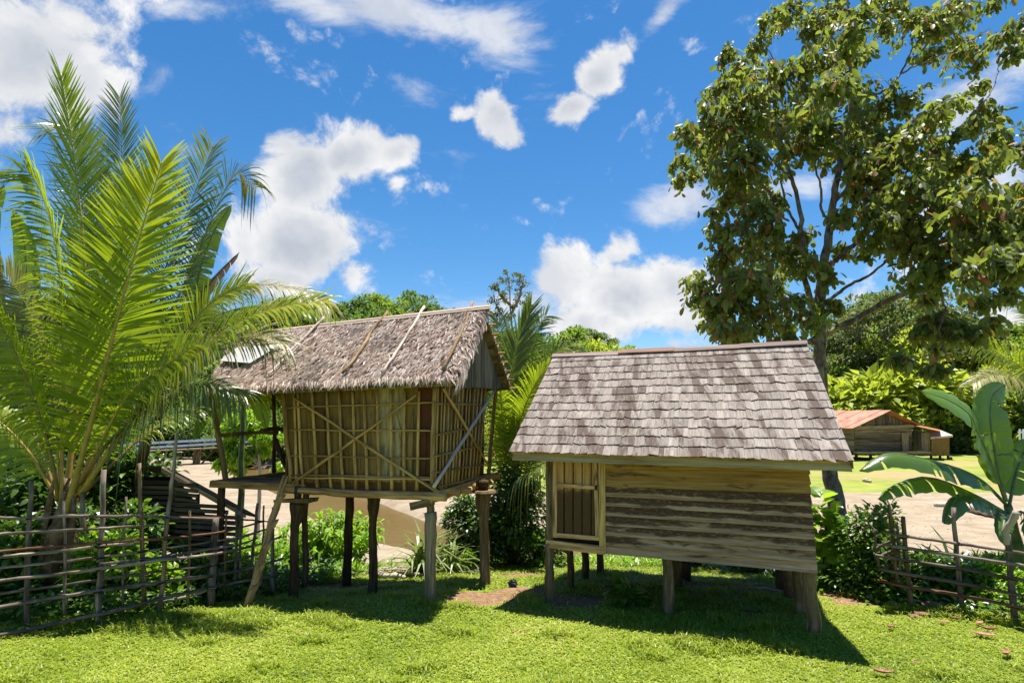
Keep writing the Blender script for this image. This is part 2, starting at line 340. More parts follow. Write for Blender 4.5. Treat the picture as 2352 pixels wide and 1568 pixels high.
def thatch_m(name='dry_leaf_thatch', k=1.):
    m, nt = newmat(name); g = attr(nt, 'gc').outputs['Vector']; v = attr(nt, 'v').outputs['Fac']
    tc = nd(nt, 'ShaderNodeTexCoord').outputs['Object']
    c = ramp(nt, v, [(0, (.16, .09, .065)), (.18, (.42, .30, .24)), (.5, (.66, .53, .45)), (.85, (.80, .69, .61)), (1, (.86, .78, .71))])
    x = noise(nt, scl(nt, g, (2, 6, 1)), 1.5, 3)
    c = mixc(nt, mth(nt, 'MULTIPLY', ss(nt, x, .45, .7), .45), c, (.15, .09, .065))
    c = mixc(nt, mth(nt, 'MULTIPLY', ss(nt, noise(nt, tc, 1.3, 4), .52, .66), .35), c, (.13, .10, .085))
    finish(nt, c, .75, None, spec=.3, trans=c, tf=.25); return m
M['thatch'] = thatch_m()
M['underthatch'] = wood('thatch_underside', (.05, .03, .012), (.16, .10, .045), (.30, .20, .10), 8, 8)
def plain(name, c1, c2, rough=.6, sc=8., metal=0., bs=.2):
    m, nt = newmat(name); tc = nd(nt, 'ShaderNodeTexCoord').outputs['Object']
    n = noise(nt, tc, sc, 6, .6); c = ramp(nt, n, [(.35, c1), (.65, c2)]); finish(nt, c, rough, n, bs, .01, .3, metal=metal); return m
M['rust'] = plain('rusted_roof_sheets', (.25, .065, .028), (.42, .17, .09), .6, 1.6)
M['redroof'] = plain('dull_red_roof', (.30, .06, .05), (.38, .11, .09), .5, 1.)
M['metal'] = plain('pale_metal_sheet', (.34, .335, .33), (.46, .455, .45), .55, 3.)
M['rail'] = plain('white_blue_bridge_rail', (.40, .48, .62), (.54, .62, .74), .5, 3.)
M['white'] = plain('white_paint', (.7, .7, .72), (.8, .8, .82), .5, 3.)
M['plastic'] = plain('black_plastic', (.012, .012, .014), (.03, .03, .034), .25, 14., bs=.9)
M['rock'] = plain('grey_rock', (.16, .15, .13), (.34, .31, .28), .85, 6.)
M['brown'] = plain('dead_leaf_brown', (.20, .085, .045), (.38, .19, .12), .7, 30.)
M['barkslab'] = plain('fallen_bark', (.12, .05, .03), (.28, .13, .085), .8, 14.)
M['drift'] = wood('driftwood', (.2, .15, .11), (.40, .33, .26), (.55, .47, .39), .6, 8)
def bark_m(name, c1, c2, c3, sc=9.):
    m, nt = newmat(name); tc = nd(nt, 'ShaderNodeTexCoord').outputs['Object']
    n1 = noise(nt, scl(nt, tc, (1, 1, .45)), sc, 8, .68, .5); n2 = noise(nt, tc, 2.1, 5, .6)
    c = ramp(nt, n1, [(.34, c1), (.5, c2), (.66, c3)])
    c = mixc(nt, mth(nt, 'MULTIPLY', ss(nt, n2, .52, .66), .5), c, (.30, .29, .26))
    finish(nt, c, .9, n1, .8, .03, .2); return m
M['bark'] = bark_m('lichened_bark', (.045, .033, .024), (.17, .125, .095), (.38, .31, .25))
M['palmbark'] = bark_m('palm_sheath', (.04, .025, .012), (.14, .085, .04), (.30, .19, .10))

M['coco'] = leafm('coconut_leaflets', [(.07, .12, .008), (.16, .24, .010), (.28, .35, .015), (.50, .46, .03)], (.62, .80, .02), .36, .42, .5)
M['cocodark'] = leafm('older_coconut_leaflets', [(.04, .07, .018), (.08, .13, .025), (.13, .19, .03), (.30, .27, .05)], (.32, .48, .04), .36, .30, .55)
M['cocodry'] = leafm('drying_coconut_leaflets', [(.10, .10, .03), (.22, .20, .06), (.33, .30, .13), (.45, .42, .26)], (.40, .42, .10), .45, .30, .4)
M['rachis'] = plain('yellow_frond_stalk', (.30, .20, .03), (.42, .30, .06), .4, 9.)
M['rachisdk'] = plain('brown_frond_stalk', (.13, .085, .02), (.24, .16, .04), .45, 9.)
M['tree'] = leafm('leathery_tree_leaves', [(.062, .086, .024), (.11, .15, .038), (.175, .22, .055), (.30, .33, .10)], (.50, .60, .05), .52, .42, .35, dead=(.36, .12, .06))
M['shrub'] = leafm('shrub_leaves', [(.04, .085, .014), (.085, .175, .022), (.15, .27, .035)], (.36, .62, .04), .35, .32, .5)
M['dkshrub'] = leafm('dark_shrub_leaves', [(.035, .070, .015), (.07, .135, .024), (.13, .22, .035)], (.28, .52, .035), .34, .25, .5)
M['bright'] = leafm('bright_lawn_edge_leaves', [(.10, .21, .015), (.20, .36, .02), (.32, .48, .035)], (.62, .90, .04), .35, .50, .45)
M['banana'] = None
M['spike'] = leafm('spiky_blades', [(.10, .15, .03), (.20, .26, .05), (.33, .36, .12)], (.45, .60, .08), .4, .3, .45)
M['sword'] = leafm('dark_sword_blades', [(.02, .04, .015), (.04, .075, .025), (.07, .11, .035)], (.1, .2, .03), .35, .2, .5)
M['far1'] = leafm('far_leaves_mid', [(.10, .155, .025), (.19, .27, .04), (.30, .38, .06)], (.38, .58, .06), .5, .45, .35)
M['far2'] = leafm('far_leaves_dark', [(.05, .085, .02), (.095, .15, .034), (.16, .23, .05)], (.24, .40, .05), .5, .45, .35)
M['far3'] = leafm('far_leaves_yellow', [(.18, .24, .025), (.33, .41, .04), (.50, .55, .07)], (.7, .8, .06), .5, .45, .35)
M['thin'] = leafm('fine_olive_leaves', [(.07, .09, .03), (.13, .16, .05), (.21, .24, .08)], (.36, .44, .08), .5, .3, .35)
def banana_m(name, c1, c2, t):
    m, nt = newmat(name); g = attr(nt, 'gc').outputs['Vector']; v = attr(nt, 'v').outputs['Fac']
    n = noise(nt, scl(nt, g, (45, 1.2, 1)), 1., 3, .5); n2 = noise(nt, g, 2.5, 4)
    c = mixc(nt, n, c1, c2); c = mixc(nt, mth(nt, 'MULTIPLY', ss(nt, n2, .55, .8), .3), c, (.16, .20, .06))
    finish(nt, c, .33, n, .35, .01, .5, trans=mixc(nt, n, t, c2), tf=.30); return m
M['banana'] = banana_m('banana_leaf', (.09, .165, .02), (.15, .26, .03), (.42, .66, .04))
M['bananadk'] = banana_m('dark_banana_leaf', (.055, .105, .018), (.095, .17, .03), (.25, .42, .03))
M['bananadead'] = banana_m('dead_banana_leaf', (.16, .10, .07), (.28, .19, .15), (.25, .14, .08))
M['bananastem'] = plain('banana_stem', (.06, .10, .03), (.17, .20, .07), .5, 7.)
M['grass'] = leafm('lawn_blades', [(.13, .20, .014), (.25, .325, .022), (.38, .44, .045), (.55, .54, .14)], (.72, .88, .05), .45, .42, .35)

def ground_m():
    m, nt = newmat('ground_cover'); tc = nd(nt, 'ShaderNodeTexCoord').outputs['Object']
    a = nd(nt, 'ShaderNodeSeparateColor', {0: attr(nt, 'msk').outputs['Color']}).outputs
    n1 = noise(nt, tc, .9, 8, .65); n2 = noise(nt, tc, 14., 6, .65); n3 = noise(nt, tc, .12, 5, .6); n4 = noise(nt, tc, 60., 3, .6)
    gr = ramp(nt, n2, [(.3, (.07, .10, .012)), (.5, (.15, .20, .02)), (.7, (.24, .29, .035))])
    fargr = ramp(nt, noise(nt, tc, .5, 8, .7), [(.3, (.12, .155, .03)), (.5, (.20, .23, .045)), (.68, (.27, .27, .07))])
    fargr = mixc(nt, ss(nt, n3, .5, .66), fargr, (.30, .21, .11))
    sand = ramp(nt, noise(nt, scl(nt, tc, (1, 1.6, 1)), .8, 9, .68), [(.3, (.19, .145, .098)), (.5, (.27, .213, .15)), (.7, (.34, .275, .20))])
    sand = mixc(nt, mth(nt, 'MULTIPLY', ss(nt, noise(nt, tc, 11., 5, .7), .54, .66), .55), sand, (.15, .12, .085))
    sand = mixc(nt, mth(nt, 'MULTIPLY', ss(nt, noise(nt, scl(nt, tc, (.5, 2.2, 1)), 1.1, 6, .7), .56, .64), .45), sand, (.17, .135, .09))
    sand = mixc(nt, mth(nt, 'MULTIPLY', ss(nt, noise(nt, tc, .35, 6, .7), .56, .66), .3), sand, (.30, .25, .15))
    dirt = ramp(nt, n2, [(.3, (.105, .058, .032)), (.5, (.19, .112, .063)), (.7, (.29, .18, .105))])
    j = mth(nt, 'MULTIPLY_ADD', n1, .8, -.4); j2 = mth(nt, 'MULTIPLY_ADD', n2, .5, -.25)
    c = mixc(nt, a[0], fargr, gr)
    c = mixc(nt, ss(nt, mth(nt, 'ADD', a[1], j), .4, .6), c, sand)
    c = mixc(nt, ss(nt, mth(nt, 'ADD', a[2], mth(nt, 'ADD', j, j2)), .35, .6), c, dirt)
    finish(nt, c, .95, n2, .6, .03, .1); return m
M['ground'] = ground_m()
def water_m():
    m, nt = newmat('muddy_river_water'); tc = nd(nt, 'ShaderNodeTexCoord').outputs['Object']
    n = noise(nt, scl(nt, tc, (1, 2.2, 1)), 3., 5, .6); n2 = noise(nt, tc, .25, 3)
    c = mixc(nt, n2, (.09, .055, .017), (.14, .092, .034)); finish(nt, c, .2, n, .25, .05, .1); return m
M['water'] = water_m()

# ------------------------------------------------------------------ ground
def sst(x, a, b):
    t = np.clip((x-a)/(b-a), 0, 1); return t*t*(3-2*t)
RIV = np.array([G(u, v, -1.6)[:2] for u, v in ((330, 1036), (420, 1048), (570, 1078), (740, 1140), (900, 1222), (1150, 1262), (1430, 1290), (1580, 1303))]+[(9.5, 14.6), (14, 13.6), (24, 11), (60, 4)])
def rdist(x, y):
    d = np.full(np.shape(x), 1e9)
    for a, b in zip(RIV[:-1], RIV[1:]):
        ab = b-a; t = np.clip(((x-a[0])*ab[0]+(y-a[1])*ab[1])/(ab@ab), 0, 1)
        d = np.minimum(d, np.hypot(x-a[0]-t*ab[0], y-a[1]-t*ab[1]))
    return d
def hgt(x, y):
    x = np.asarray(x, float); y = np.asarray(y, float)
    y0 = 8.6+.25*np.clip(x, -4, 0)
    t = np.maximum(0, y-y0); z = -.13*np.minimum(t, 3)
    z = z-.96*sst(t, 3, 6.5)
    z = z+.55*sst(y, 26, 60)
    w = (1-sst(rdist(x, y), 1.0, 2.5))*sst(t, 3.5, 6.5); z = z*(1-w)+np.minimum(z, -2.05)*w
    A = 9+7*np.exp(-((x+38)/38)**2)+2*np.exp(-((x-75)/30)**2)
    z = z+A*sst(y, 72, 125)*(1+.12*np.sin(x*.13))+6*sst(y, 120, 260)
    z = z+.02*np.sin(x*1.7+.5)*np.sin(y*1.3)+.012*np.sin(x*4.1)*np.sin(y*3.7+1)
    return z
DIRT = []
for (u, v, ru, rv) in ((1110, 1380, 95, 24), (1190, 1368, 70, 26), (1430, 1345, 95, 14), (1640, 1342, 150, 15), (1950, 1375, 75, 22), (1770, 1352, 70, 16), (800, 1318, 200, 10), (1190, 1300, 90, 8), (330, 1392, 50, 10), (1330, 1385, 90, 18)):
    c = G(u, v, -.05); DIRT.append((c[0], c[1], ru/FPX*c[1], rv*c[1]**2/(HC*FPX)))
_r = np.random.default_rng(5)
for _k in range(34):
    _y = _r.uniform(5.4, 11.2); DIRT.append((_r.uniform(-.85, .9)*_y, _y, _r.uniform(.05, .20), _r.uniform(.04, .12)))
def dirtm(x, y):
    m = np.zeros(np.shape(x))
    for a, b, ra, rb in DIRT: m = np.maximum(m, 1-sst(np.hypot((x-a)/ra, (y-b)/rb)+.28*np.sin(x*9+y*5)*np.sin(y*11-x*4), .40, 1.15))
    return m
def sandm(x, y):
    y0 = 8.6+.25*np.clip(x, -4, 0)
    yb = 31+26*sst(-x, 5, 20)
    return sst(y-y0, 4.4, 6.)*(1-sst(y, yb-2, yb+2))
def make_ground():
    q = np.linspace(-1, 1, 321); xs = np.sinh(q*4.2)/math.sinh(4.2)*420
    p = np.linspace(0, 1, 361); ys = -8+np.sinh(p*4.6)/math.sinh(4.6)*620
    ys = np.unique(np.r_[ys, np.arange(5, 18, .12)]); xs = np.unique(np.r_[xs, np.arange(-8, 9, .14)])
    X, Y = np.meshgrid(xs, ys); Z = hgt(X, Y)
    nx, ny = len(xs), len(ys); i = (np.arange(ny-1)[:, None]*nx+np.arange(nx-1)[None]).ravel()
    mb = MB(); mb.add(np.stack([X, Y, Z], -1).reshape(-1, 3), np.stack([i, i+1, i+nx+1, i+nx], -1))
    o = mb.build('ground', M['ground'], smooth=True, origin=(0, 0, 0)); tag(o, kind='structure')
    near = 1-sst(Y, 14, 17)
    msk = np.stack([near, sandm(X, Y), dirtm(X, Y), np.ones_like(X)], -1).reshape(-1, 4)
    a = o.data.attributes.new('msk', 'FLOAT_COLOR', 'POINT'); a.data.foreach_set('color', msk.ravel().astype(np.float32))
    mb = MB(); L = []; Rr = []
    for k, c in enumerate(RIV):
        t = nrm(RIV[min(k+1, len(RIV)-1)]-RIV[max(k-1, 0)]); n = np.array([-t[1], t[0]])*4.2
        L.append((*(c+n), -1.6)); Rr.append((*(c-n), -1.6))
    n = len(L); mb.add(L+Rr, [(k, k+1, n+k+1, n+k) for k in range(n-1)]); tag(mb.build('river', M['water'], origin=(0, 0, 0)), kind='structure')
make_ground()
def gz(x, y): return float(hgt(x, y))

# ------------------------------------------------------------------ hut on the right (shingle roof)
def right_hut():
    O = G(1868, 1456); fa = R(66); fd = np.array([-math.sin(fa), math.cos(fa), 0]); sd = np.array([fd[1], -fd[0], 0]); up = np.array([0, 0, 1.])
    rt = root('granary_hut', (1.9, 8.6, 0), 'wooden granary hut on stilts with a grey shingle roof and mildewed plank walls', 'hut')
    RP = lambda u, v, off=0.: hit(u, v, O-sd*off, fd)
    d2 = lambda x, y: (1119.7+.4761*x, 746.5+.4761*y)
    # weatherboards
    mb = MB(); Lb = [640, 690, 730, 775, 823, 868, 915, 962, 1010, 1055, 1098]; Rb = [640, 705, 760, 810, 870, 925, 978, 1030, 1085, 1140, 1192]
    for k in range(len(Lb)-1):
        a = RP(*d2(568, Lb[k+1])); b = RP(*d2(1545+48*(Rb[k+1]-680)/512, Rb[k+1])); c = RP(*d2(1545+48*(Rb[k]-680)/512, Rb[k]-6)); d = RP(*d2(568, Lb[k]-6))
        if k == 0: c = c+up*.1; d = d+up*.1
        z = rng.random()*50; W = np.linalg.norm(d-a); V = []; gc = []; m = 9
        for i in range(m):
            s = i/(m-1); w1 = rng.normal(0, .0010, 3); lo = a+(b-a)*s+w1; hi = d+(c-d)*s
            V += [lo-sd*.048, hi+sd*.002, lo-sd*.022, hi+sd*.022]; x = s*np.linalg.norm(b-a)
            gc += [(x, 0, z), (x, W, z), (x, 0, z), (x, W, z)]
        F = []
        for i in range(m-1):
            q = i*4; F += [(q, q+4, q+5, q+1), (q+2, q+3, q+7, q+6), (q, q+2, q+6, q+4), (q+1, q+5, q+7, q+3)]
        F += [(0, 1, 3, 2), (m*4-4, m*4-2, m*4-1, m*4-3)]
        mb.add(V, F, gc, 1-k/9.)
    mb.build('wall', M['wall'], rt)
    # other three walls, inner face
    A = RP(*d2(1590, 1192)); Bp = RP(*d2(292, 1065)); zf = .72; zt = 2.02; dep = 2.62
    bl = Bp+sd*dep; br = A+sd*dep*.985-fd*(-.35)
    def bwall(p, q, name):
        mb = MB(); n = 11; nv = np.cross(nrm(q-p), up)
        for k in range(n):
            z0 = zf+(zt-zf)*k/n; a = np.array([p[0], p[1], z0]); b = np.array([q[0], q[1], z0]); h = up*((zt-zf)/n+.02)
            quadbox(mb, a+nv*.02, b+nv*.02, b+h, a+h, nv, .018, rng.random())
        mb.build(name, M['beam'], rt)
    ain = A+fd*.03+sd*.03; bin_ = Bp-fd*.02+sd*.03
    bwall(ain, br, 'side_wall'); bwall(bl, bin_, 'side_wall'); bwall(br, bl, 'back_wall')
    mb = MB()
    quadbox(mb, [*ain[:2], zf-.02], [*br[:2], zf-.02], [*bl[:2], zf-.02], [*bin_[:2], zf-.02], up, .04); mb.build('floor', M['dark'], rt)
    # door zone
    mb = MB(); P = lambda x, y, o=0.: RP(*d2(x, y), o)
    def strip(mb, x0, y0, x1, y1, w, off, th, v=.5, hor=False):
        a = P(x0, y0, off); b = P(x1, y1, off); plank(mb, a, b, (up if hor else fd)*w, sd*th, v, .001)
    strip(mb, 303, 620, 303, 1035, .10, .0, .09, .2); mb.build('corner_post', M['post'], rt)
    mb = MB(); strip(mb, 553, 628, 556, 1096, .085, .035, .035, .9); mb.build('door_post', M['lath'], rt)
    mb = MB()
    for k in range(5):
        x = 348+k*43.5; wdt = .112
        for y0, y1, vv in ((640, 1012, 1.),):
            a = P(x, y1, .01); b = P(x+1, y0, .01); plank(mb, a, b, fd*wdt, sd*.018, vv, .001)
    dr = mb.build('door', M['door'], rt)
    mb = MB(); strip(mb, 327, 640, 324, 1022, .06, .028, .03, .7); strip(mb, 520, 645, 532, 1022, .05, .028, .03, .7)
    strip(mb, 318, 1010, 540, 1028, .055, .034, .03, .9, True); strip(mb, 332, 770, 536, 784, .045, .036, .03, .9, True); mb.build('door_frame', M['beam'], dr)
    mb = MB(); strip(mb, 518, 783, 530, 784, .055, .06, .03, .5, True); mb.build('latch', M['dark'], dr)
    mb = MB(); a = P(284, 1052, .03); b = P(566, 1085, .03); plank(mb, a, b, up*.10, sd*.06, .8, .002); mb.build('sill_beam', M['beam'], rt)
    mb = MB(); quadbox(mb, P(318, 1034, 0), P(545, 1052, 0), P(545, 1052, -.3), P(318, 1034, -.3), up, .02); mb.build('door_step', M['dark'], rt)
    # stilts
    top = zf+.0
    def stilt(u0, v0, u1, v1, Y, r, mat='post', rb=None):
        p = PY(u0, v0, Y); q = PY(u1, v1, Y); p[2] = min(p[2], gz(p[0], p[1]))-.12; q = p+(q-p)*((.74-p[2])/(q[2]-p[2]))
        mb = MB(); tube(mb, [p, (p*2+q)/3+rng.normal(0, .008, 3), (p+2*q)/3+rng.normal(0, .008, 3), q], [rb or r*1.12, r, r*.95, r*1.02], 10, rng.random(), 14, .004, .05); mb.build('stilt', M[mat], rt, True)
    Yf = lambda s: None
    stilt(1263, 1370, 1262, 1250, 8.2, .068); stilt(1535, 1405, 1533, 1285, 7.62, .070); stilt(1869, 1458, 1862, 1318, 6.95, .075, rb=.085)
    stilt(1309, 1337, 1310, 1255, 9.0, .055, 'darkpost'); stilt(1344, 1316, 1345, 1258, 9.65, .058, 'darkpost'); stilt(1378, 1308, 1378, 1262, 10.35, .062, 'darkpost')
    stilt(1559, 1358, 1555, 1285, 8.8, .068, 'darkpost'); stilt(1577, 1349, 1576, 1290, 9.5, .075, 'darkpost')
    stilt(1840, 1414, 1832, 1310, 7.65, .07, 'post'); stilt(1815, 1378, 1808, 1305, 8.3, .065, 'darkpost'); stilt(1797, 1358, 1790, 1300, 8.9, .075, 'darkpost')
    # roof
    eR = hit(1957, 1058, O-sd*.30, fd); eL = hit(1173, 1037, O-sd*.30, fd); rR = hit(1851, 790, O+sd*1.45, fd); rL = hit(1275, 817, O+sd*1.45, fd)
    bR = eR+(rR-eR)*np.array([2, 2, 0])+fd*(-.2); bL = eL+(rL-eL)*np.array([2, 2, 0]); bR[2] = eR[2]+.02; bL[2] = eL[2]+.02
    def slope(e0, e1, r1, r0, name, nrow, flip):
        n = nrm(np.cross(e1-e0, r0-e0))*flip; mb = MB()
        quadbox(mb, e0-n*.045, e1-n*.045, r1-n*.045, r0-n*.045, n, .035, .3)
        uo = mb.build('roof_deck', M['beam'], rt); mb = MB()
        P = lambda s, t: (e0+(e1-e0)*s)*(1-t)+(r0+(r1-r0)*s)*t
        for k in range(nrow):
            t0 = k/nrow; s = -.004; ln = np.linalg.norm(e1-e0)*(1-t0)+np.linalg.norm(r1-r0)*t0
            wav = rng.random()*6
            while s < 1.0:
                w = rng.uniform(.055, .13)/ln; s1 = min(s+w, 1.004)
                j = rng.normal(0, .006)+.008*math.sin(s*14+wav); tb = t0-.012-j/2.3; tt = min(t0+1.75/nrow, 1.0)
                tb = max(tb, -.02)
                g = .0012/ln; lift = .019+rng.uniform(0, .006); rot = rng.normal(0, .004)
                a, b, c, d = P(s+g, tb+rot), P(s1-g, tb-rot), P(s1-g, tt), P(s+g, tt)
                th = .0055+rng.random()*.003; z = rng.random()*60; W = np.linalg.norm(b-a); Lh = np.linalg.norm(d-a)
                V = [a+n*lift, b+n*(lift+rng.normal(0, .004)), c+n*.004, d+n*.004, a+n*(lift+th), b+n*(lift+th), c+n*(.004+th*.6), d+n*(.004+th*.6)]
                x0 = rng.random()*40; mb.add(V, HEXF, [(x0, 0, z), (x0, W, z), (x0+Lh, W, z), (x0+Lh, 0, z)]*2, float(np.clip(rng.normal(.55, .25), 0, 1)))
                s = s1
        return mb.build(name, M['shingle'], uo)
    slope(eL, eR, rR, rL, 'shingles', 13, 1.); slope(bL, bR, rR, rL, 'shingles', 13, -1.)
    # ridge caps, fascia, barge boards
    n = nrm(np.cross(eR-eL, rL-eL)); cuts = [0, .31, .345, .5, .78, 1.01]
    for k, (a, b, mt, o) in enumerate(((-.01, .33, 'cap', 0), (.29, .52, 'rust', .012), (.5, .79, 'cap', 0), (.77, 1.005, 'cap', .012))):
        mb = MB(); p = rL+(rR-rL)*a+up*(.03+o); q = rL+(rR-rL)*b+up*(.03+o+rng.normal(0, .006)); dn = nrm(eL-rL); dn2 = nrm(bL-rL)
        for dd, nn in ((dn, n), (dn2, nrm(np.cross(dn2, eR-eL))*1)):
            nn = nn if nn[2] > 0 else -nn
            quadbox(mb, p, q, q+dd*.10, p+dd*.10, nn, .014, .35+rng.random()*.2)
        mb.build('ridge_cap', M['capred'] if mt == 'rust' else M['cap'], rt)
    mb = MB(); m = 40; V = []; gc = []
    for i in range(m+1):
        s = i/m; p = eL+(eR-eL)*s+sd*.05-up*.035; sc = .012*math.sin(s*57+2*math.sin(s*9))
        V += [p+up*(.01), p-up*(.085+sc*.3), p+sd*.02+up*.01, p+sd*.02-up*(.085+sc*.3)]; gc += [(s*3.9, .09, 3), (s*3.9, 0, 3)]*2
    F = []
    for i in range(m):
        q = i*4; F += [(q, q+1, q+5, q+4), (q+2, q+6, q+7, q+3), (q+1, q+3, q+7, q+5), (q, q+4, q+6, q+2)]
    F += [(0, 2, 3, 1), (m*4, m*4+1, m*4+3, m*4+2)]
    mb.add(V, F, gc, .75); mb.build('fascia', M['fascia'], rt)
    for e, r, b_ in ((eR, rR, bR), (eL, rL, bL)):
        mb = MB()
        for x in (e, b_): plank(mb, x-up*.04, r-up*.04, up*.09, nrm(np.array([*fd[:2], 0]))*.02, .5)
        mb.build('barge_board', M['post'], rt)
    # gables
    for s_, p, q, r in ((1, ain, br, rR), (-1, bin_, bl, rL)):
        mb = MB(); nb = 12; ap = (p+q)/2
        for k in range(nb):
            t0, t1 = k/nb, (k+1)/nb; f = lambda t: (1-abs(2*t-1))*(rR[2]-.12-zt)
            a = p+(q-p)*t0; b = p+(q-p)*t1; a[2] = b[2] = zt-.02
            quadbox(mb, a, a+up*(f(t0)+.02), b+up*(f(t1)+.02), b, np.cross(nrm(q-p), up), .016, rng.random())
        mb.build('gable_wall', M['post'], rt)
    return rt
def cap_mat():
    return wood('old_ridge_board', (.10, .065, .055), (.24, .17, .15), (.36, .29, .27), 1., 30)
M['cap'] = cap_mat(); M['capred'] = wood('rusty_ridge_strip', (.13, .07, .05), (.27, .145, .11), (.38, .24, .19), 1., 20)
M['fascia'] = wood('pale_fascia_board', (.13, .09, .055), (.27, .21, .135), (.37, .31, .22), 1., 18, stain=((.10, .05, .03), .60))
right_hut()

# ------------------------------------------------------------------ hut on the left (thatched)
def left_hut():
    OL = np.array([-1.09, 8.16, 0]); fa = R(75); fd = np.array([-math.sin(fa), math.cos(fa), 0]); up = np.array([0, 0, 1.])
    ga = R(21); gd = np.array([math.sin(ga), math.cos(ga), 0]); sd = np.array([fd[1], -fd[0], 0]); sn = np.array([gd[1], -gd[0], 0])   # sn: outward normal of side wall
    rt = root('thatched_hut', (-1.9, 9.2, 0), 'thatched hut on tall stilts with bark walls held by a pole lattice', 'hut')
    FP = lambda u, v, o=0.: hit(u, v, OL-sd*o, fd); SP = lambda u, v, o=0.: hit(u, v, OL+sn*o, gd)
    z1 = lambda x, y: (459.4+.476*x, 660.3+.476*y)
    F1 = lambda x, y, o=0.: FP(*z1(x, y), o); S1 = lambda x, y, o=0.: SP(*z1(x, y), o)
    # front wall panels
    vt = [(408, 440), (470, 497), (540, 567), (612, 634), (672, 693), (735, 753), (790, 806), (855, 866), (920, 926), (988, 986), (1057, 1046), (1128, 1120)]
    vals = [.45, .52, .40, .50, .42, .55, .62, .95, .9, .6, .1]
    mb = MB()
    for k in range(11):
        for (ya, yb) in ((470, 935),):
            a = F1(vt[k][0]-4, ya); b = F1(vt[k+1][0]+2, ya); c = F1(vt[k+1][1]+2, yb+4); d = F1(vt[k][1]-4, yb)
            off = rng.uniform(0, .02); quadbox(mb, d+sd*off, a+sd*off, b+sd*(off+.004), c+sd*(off+.004), -sd, .01, vals[k]+rng.normal(0, .03))
            if rng.random() < .6:
                s = rng.uniform(.1, .5); w = .35; p = lambda q: q
                quadbox(mb, d+(c-d)*s-sd*.004, a+(b-a)*s+(d-a)*rng.uniform(.1, .6)-sd*.004, a+(b-a)*(s+w)+(d-a)*rng.uniform(.1, .6)-sd*.006, d+(c-d)*(s+w)-sd*.006, -sd, .008, vals[k]+rng.normal(.03, .08))
    a = F1(440, 930); b = F1(1120, 940); c = F1(1125, 985); d = F1(445, 970); quadbox(mb, a+sd*.05, b+sd*.05, c+sd*.05, d+sd*.05, -sd, .02, .35)
    mb.build('front_wall', M['panel'], rt)
    # side wall panels: strips of bark between slender uprights
    mb = MB(); Xt = np.linspace(1140, 1392, 15); Xb = np.linspace(1128, 1352, 15)
    for k in range(14):
        a = S1(Xt[k], 430); b = S1(Xt[k+1], 430); c = S1(Xb[k+1], 975-(k+1)*5.6); d = S1(Xb[k], 975-k*5.6); o = rng.uniform(-.02, .0)
        quadbox(mb, d+sn*o, a+sn*o, b+sn*(o-.004), c+sn*(o-.004), sn, .01, float(np.clip(rng.choice([.15, .35, .5, .7, .85])+rng.normal(0, .05), 0, 1)))
    mb.build('side_wall', M['panel'], rt)
    # back and left walls
    cFL = F1(440, 935); cFR = F1(1125, 950); cBR = S1(1352, 895); zb = 1.5; zt = 2.95
    pFL = np.array([*F1(425, 700)[:2], 0]); pFR = np.array([*F1(1122, 700)[:2], 0]); pBR = np.array([*S1(1370, 700)[:2], 0]); pBL = pFL+(pBR-pFR)
    for p, q in ((pBR, pBL), (pBL, pFL)):
        mb = MB(); n = 14; nv = np.cross(nrm(q-p), up)
        for k in range(n):
            a = p+(q-p)*k/n; b = p+(q-p)*(k+1)/n; quadbox(mb, a+up*zb, a+up*zt, b+up*zt, b+up*zb, nv, .012, rng.uniform(.3, .7))
        mb.build('back_wall', M['panel'], rt)
    # lattice
    mb = MB()
    for k in range(11):
        x0, x1 = vt[k]
        if k == 0: x0, x1 = 452, 470
        tube(mb, [F1(x0, 500, .03), F1((x0+x1)/2+rng.normal(0, 2), 740, .04), F1(x1, 978, .05)], [.020, .024, .026], 6, .5+.5*rng.random(), 7, .003, .08)
    for (xa, ya, xb, yb, o) in ((408, 582, 1135, 553, .05), (432, 687, 1118, 690, .055), (436, 811, 1115, 824, .06), (440, 903, 1112, 916, .065), (445, 916, 1112, 926, .075)):
        pts = [F1(xa+(xb-xa)*s, ya+(yb-ya)*s+(rng.normal(0, 1.5) if 0 < s < 1 else 0), o) for s in np.linspace(0, 1, 7)]
        tube(mb, pts, [.013, .015, .013], 6, rng.random(), 14, .002, .08)
    mb.build('lattice', M['lath'], rt, True)
    mb = MB()
    for k in range(14):
        t = (k+.5)/14; x0 = 1140+252*t+rng.normal(0, 2); x1 = 1128+224*t+rng.normal(0, 2)
        tube(mb, [S1(x0, 440, .03), S1((x0+x1)/2, 700, .035), S1(x1, 985-80*t, .035)], [.013, .017, .018], 6, rng.random(), 6, .003, .1)
    for (xa, ya, xb, yb) in ((1138, 560, 1382, 566), (1138, 712, 1386, 652), (1130, 815, 1380, 756), (1128, 893, 1378, 852), (1150, 962, 1385, 905)):
        tube(mb, [S1(xa, ya, .055), S1((xa+xb)/2, (ya+yb)/2+rng.normal(0, 2), .06), S1(xb, yb, .055)], [.016, .018, .013], 6, rng.random(), 8, .003, .08)
    mb.build('lattice', M['lath'], rt, True)
    for a, b, mt, r in (((452, 530), (1168, 1000), 'lath', .022), ((1042, 518), (448, 942), 'lath', .020)):
        mb = MB(); tube(mb, [F1(*a, .09), F1((a[0]+b[0])/2, (a[1]+b[1])/2+4, .09), F1(*b, .10)], [r*.8, r, r], 7, .6, 12, .003, .06); mb.build('brace', M[mt], rt, True)
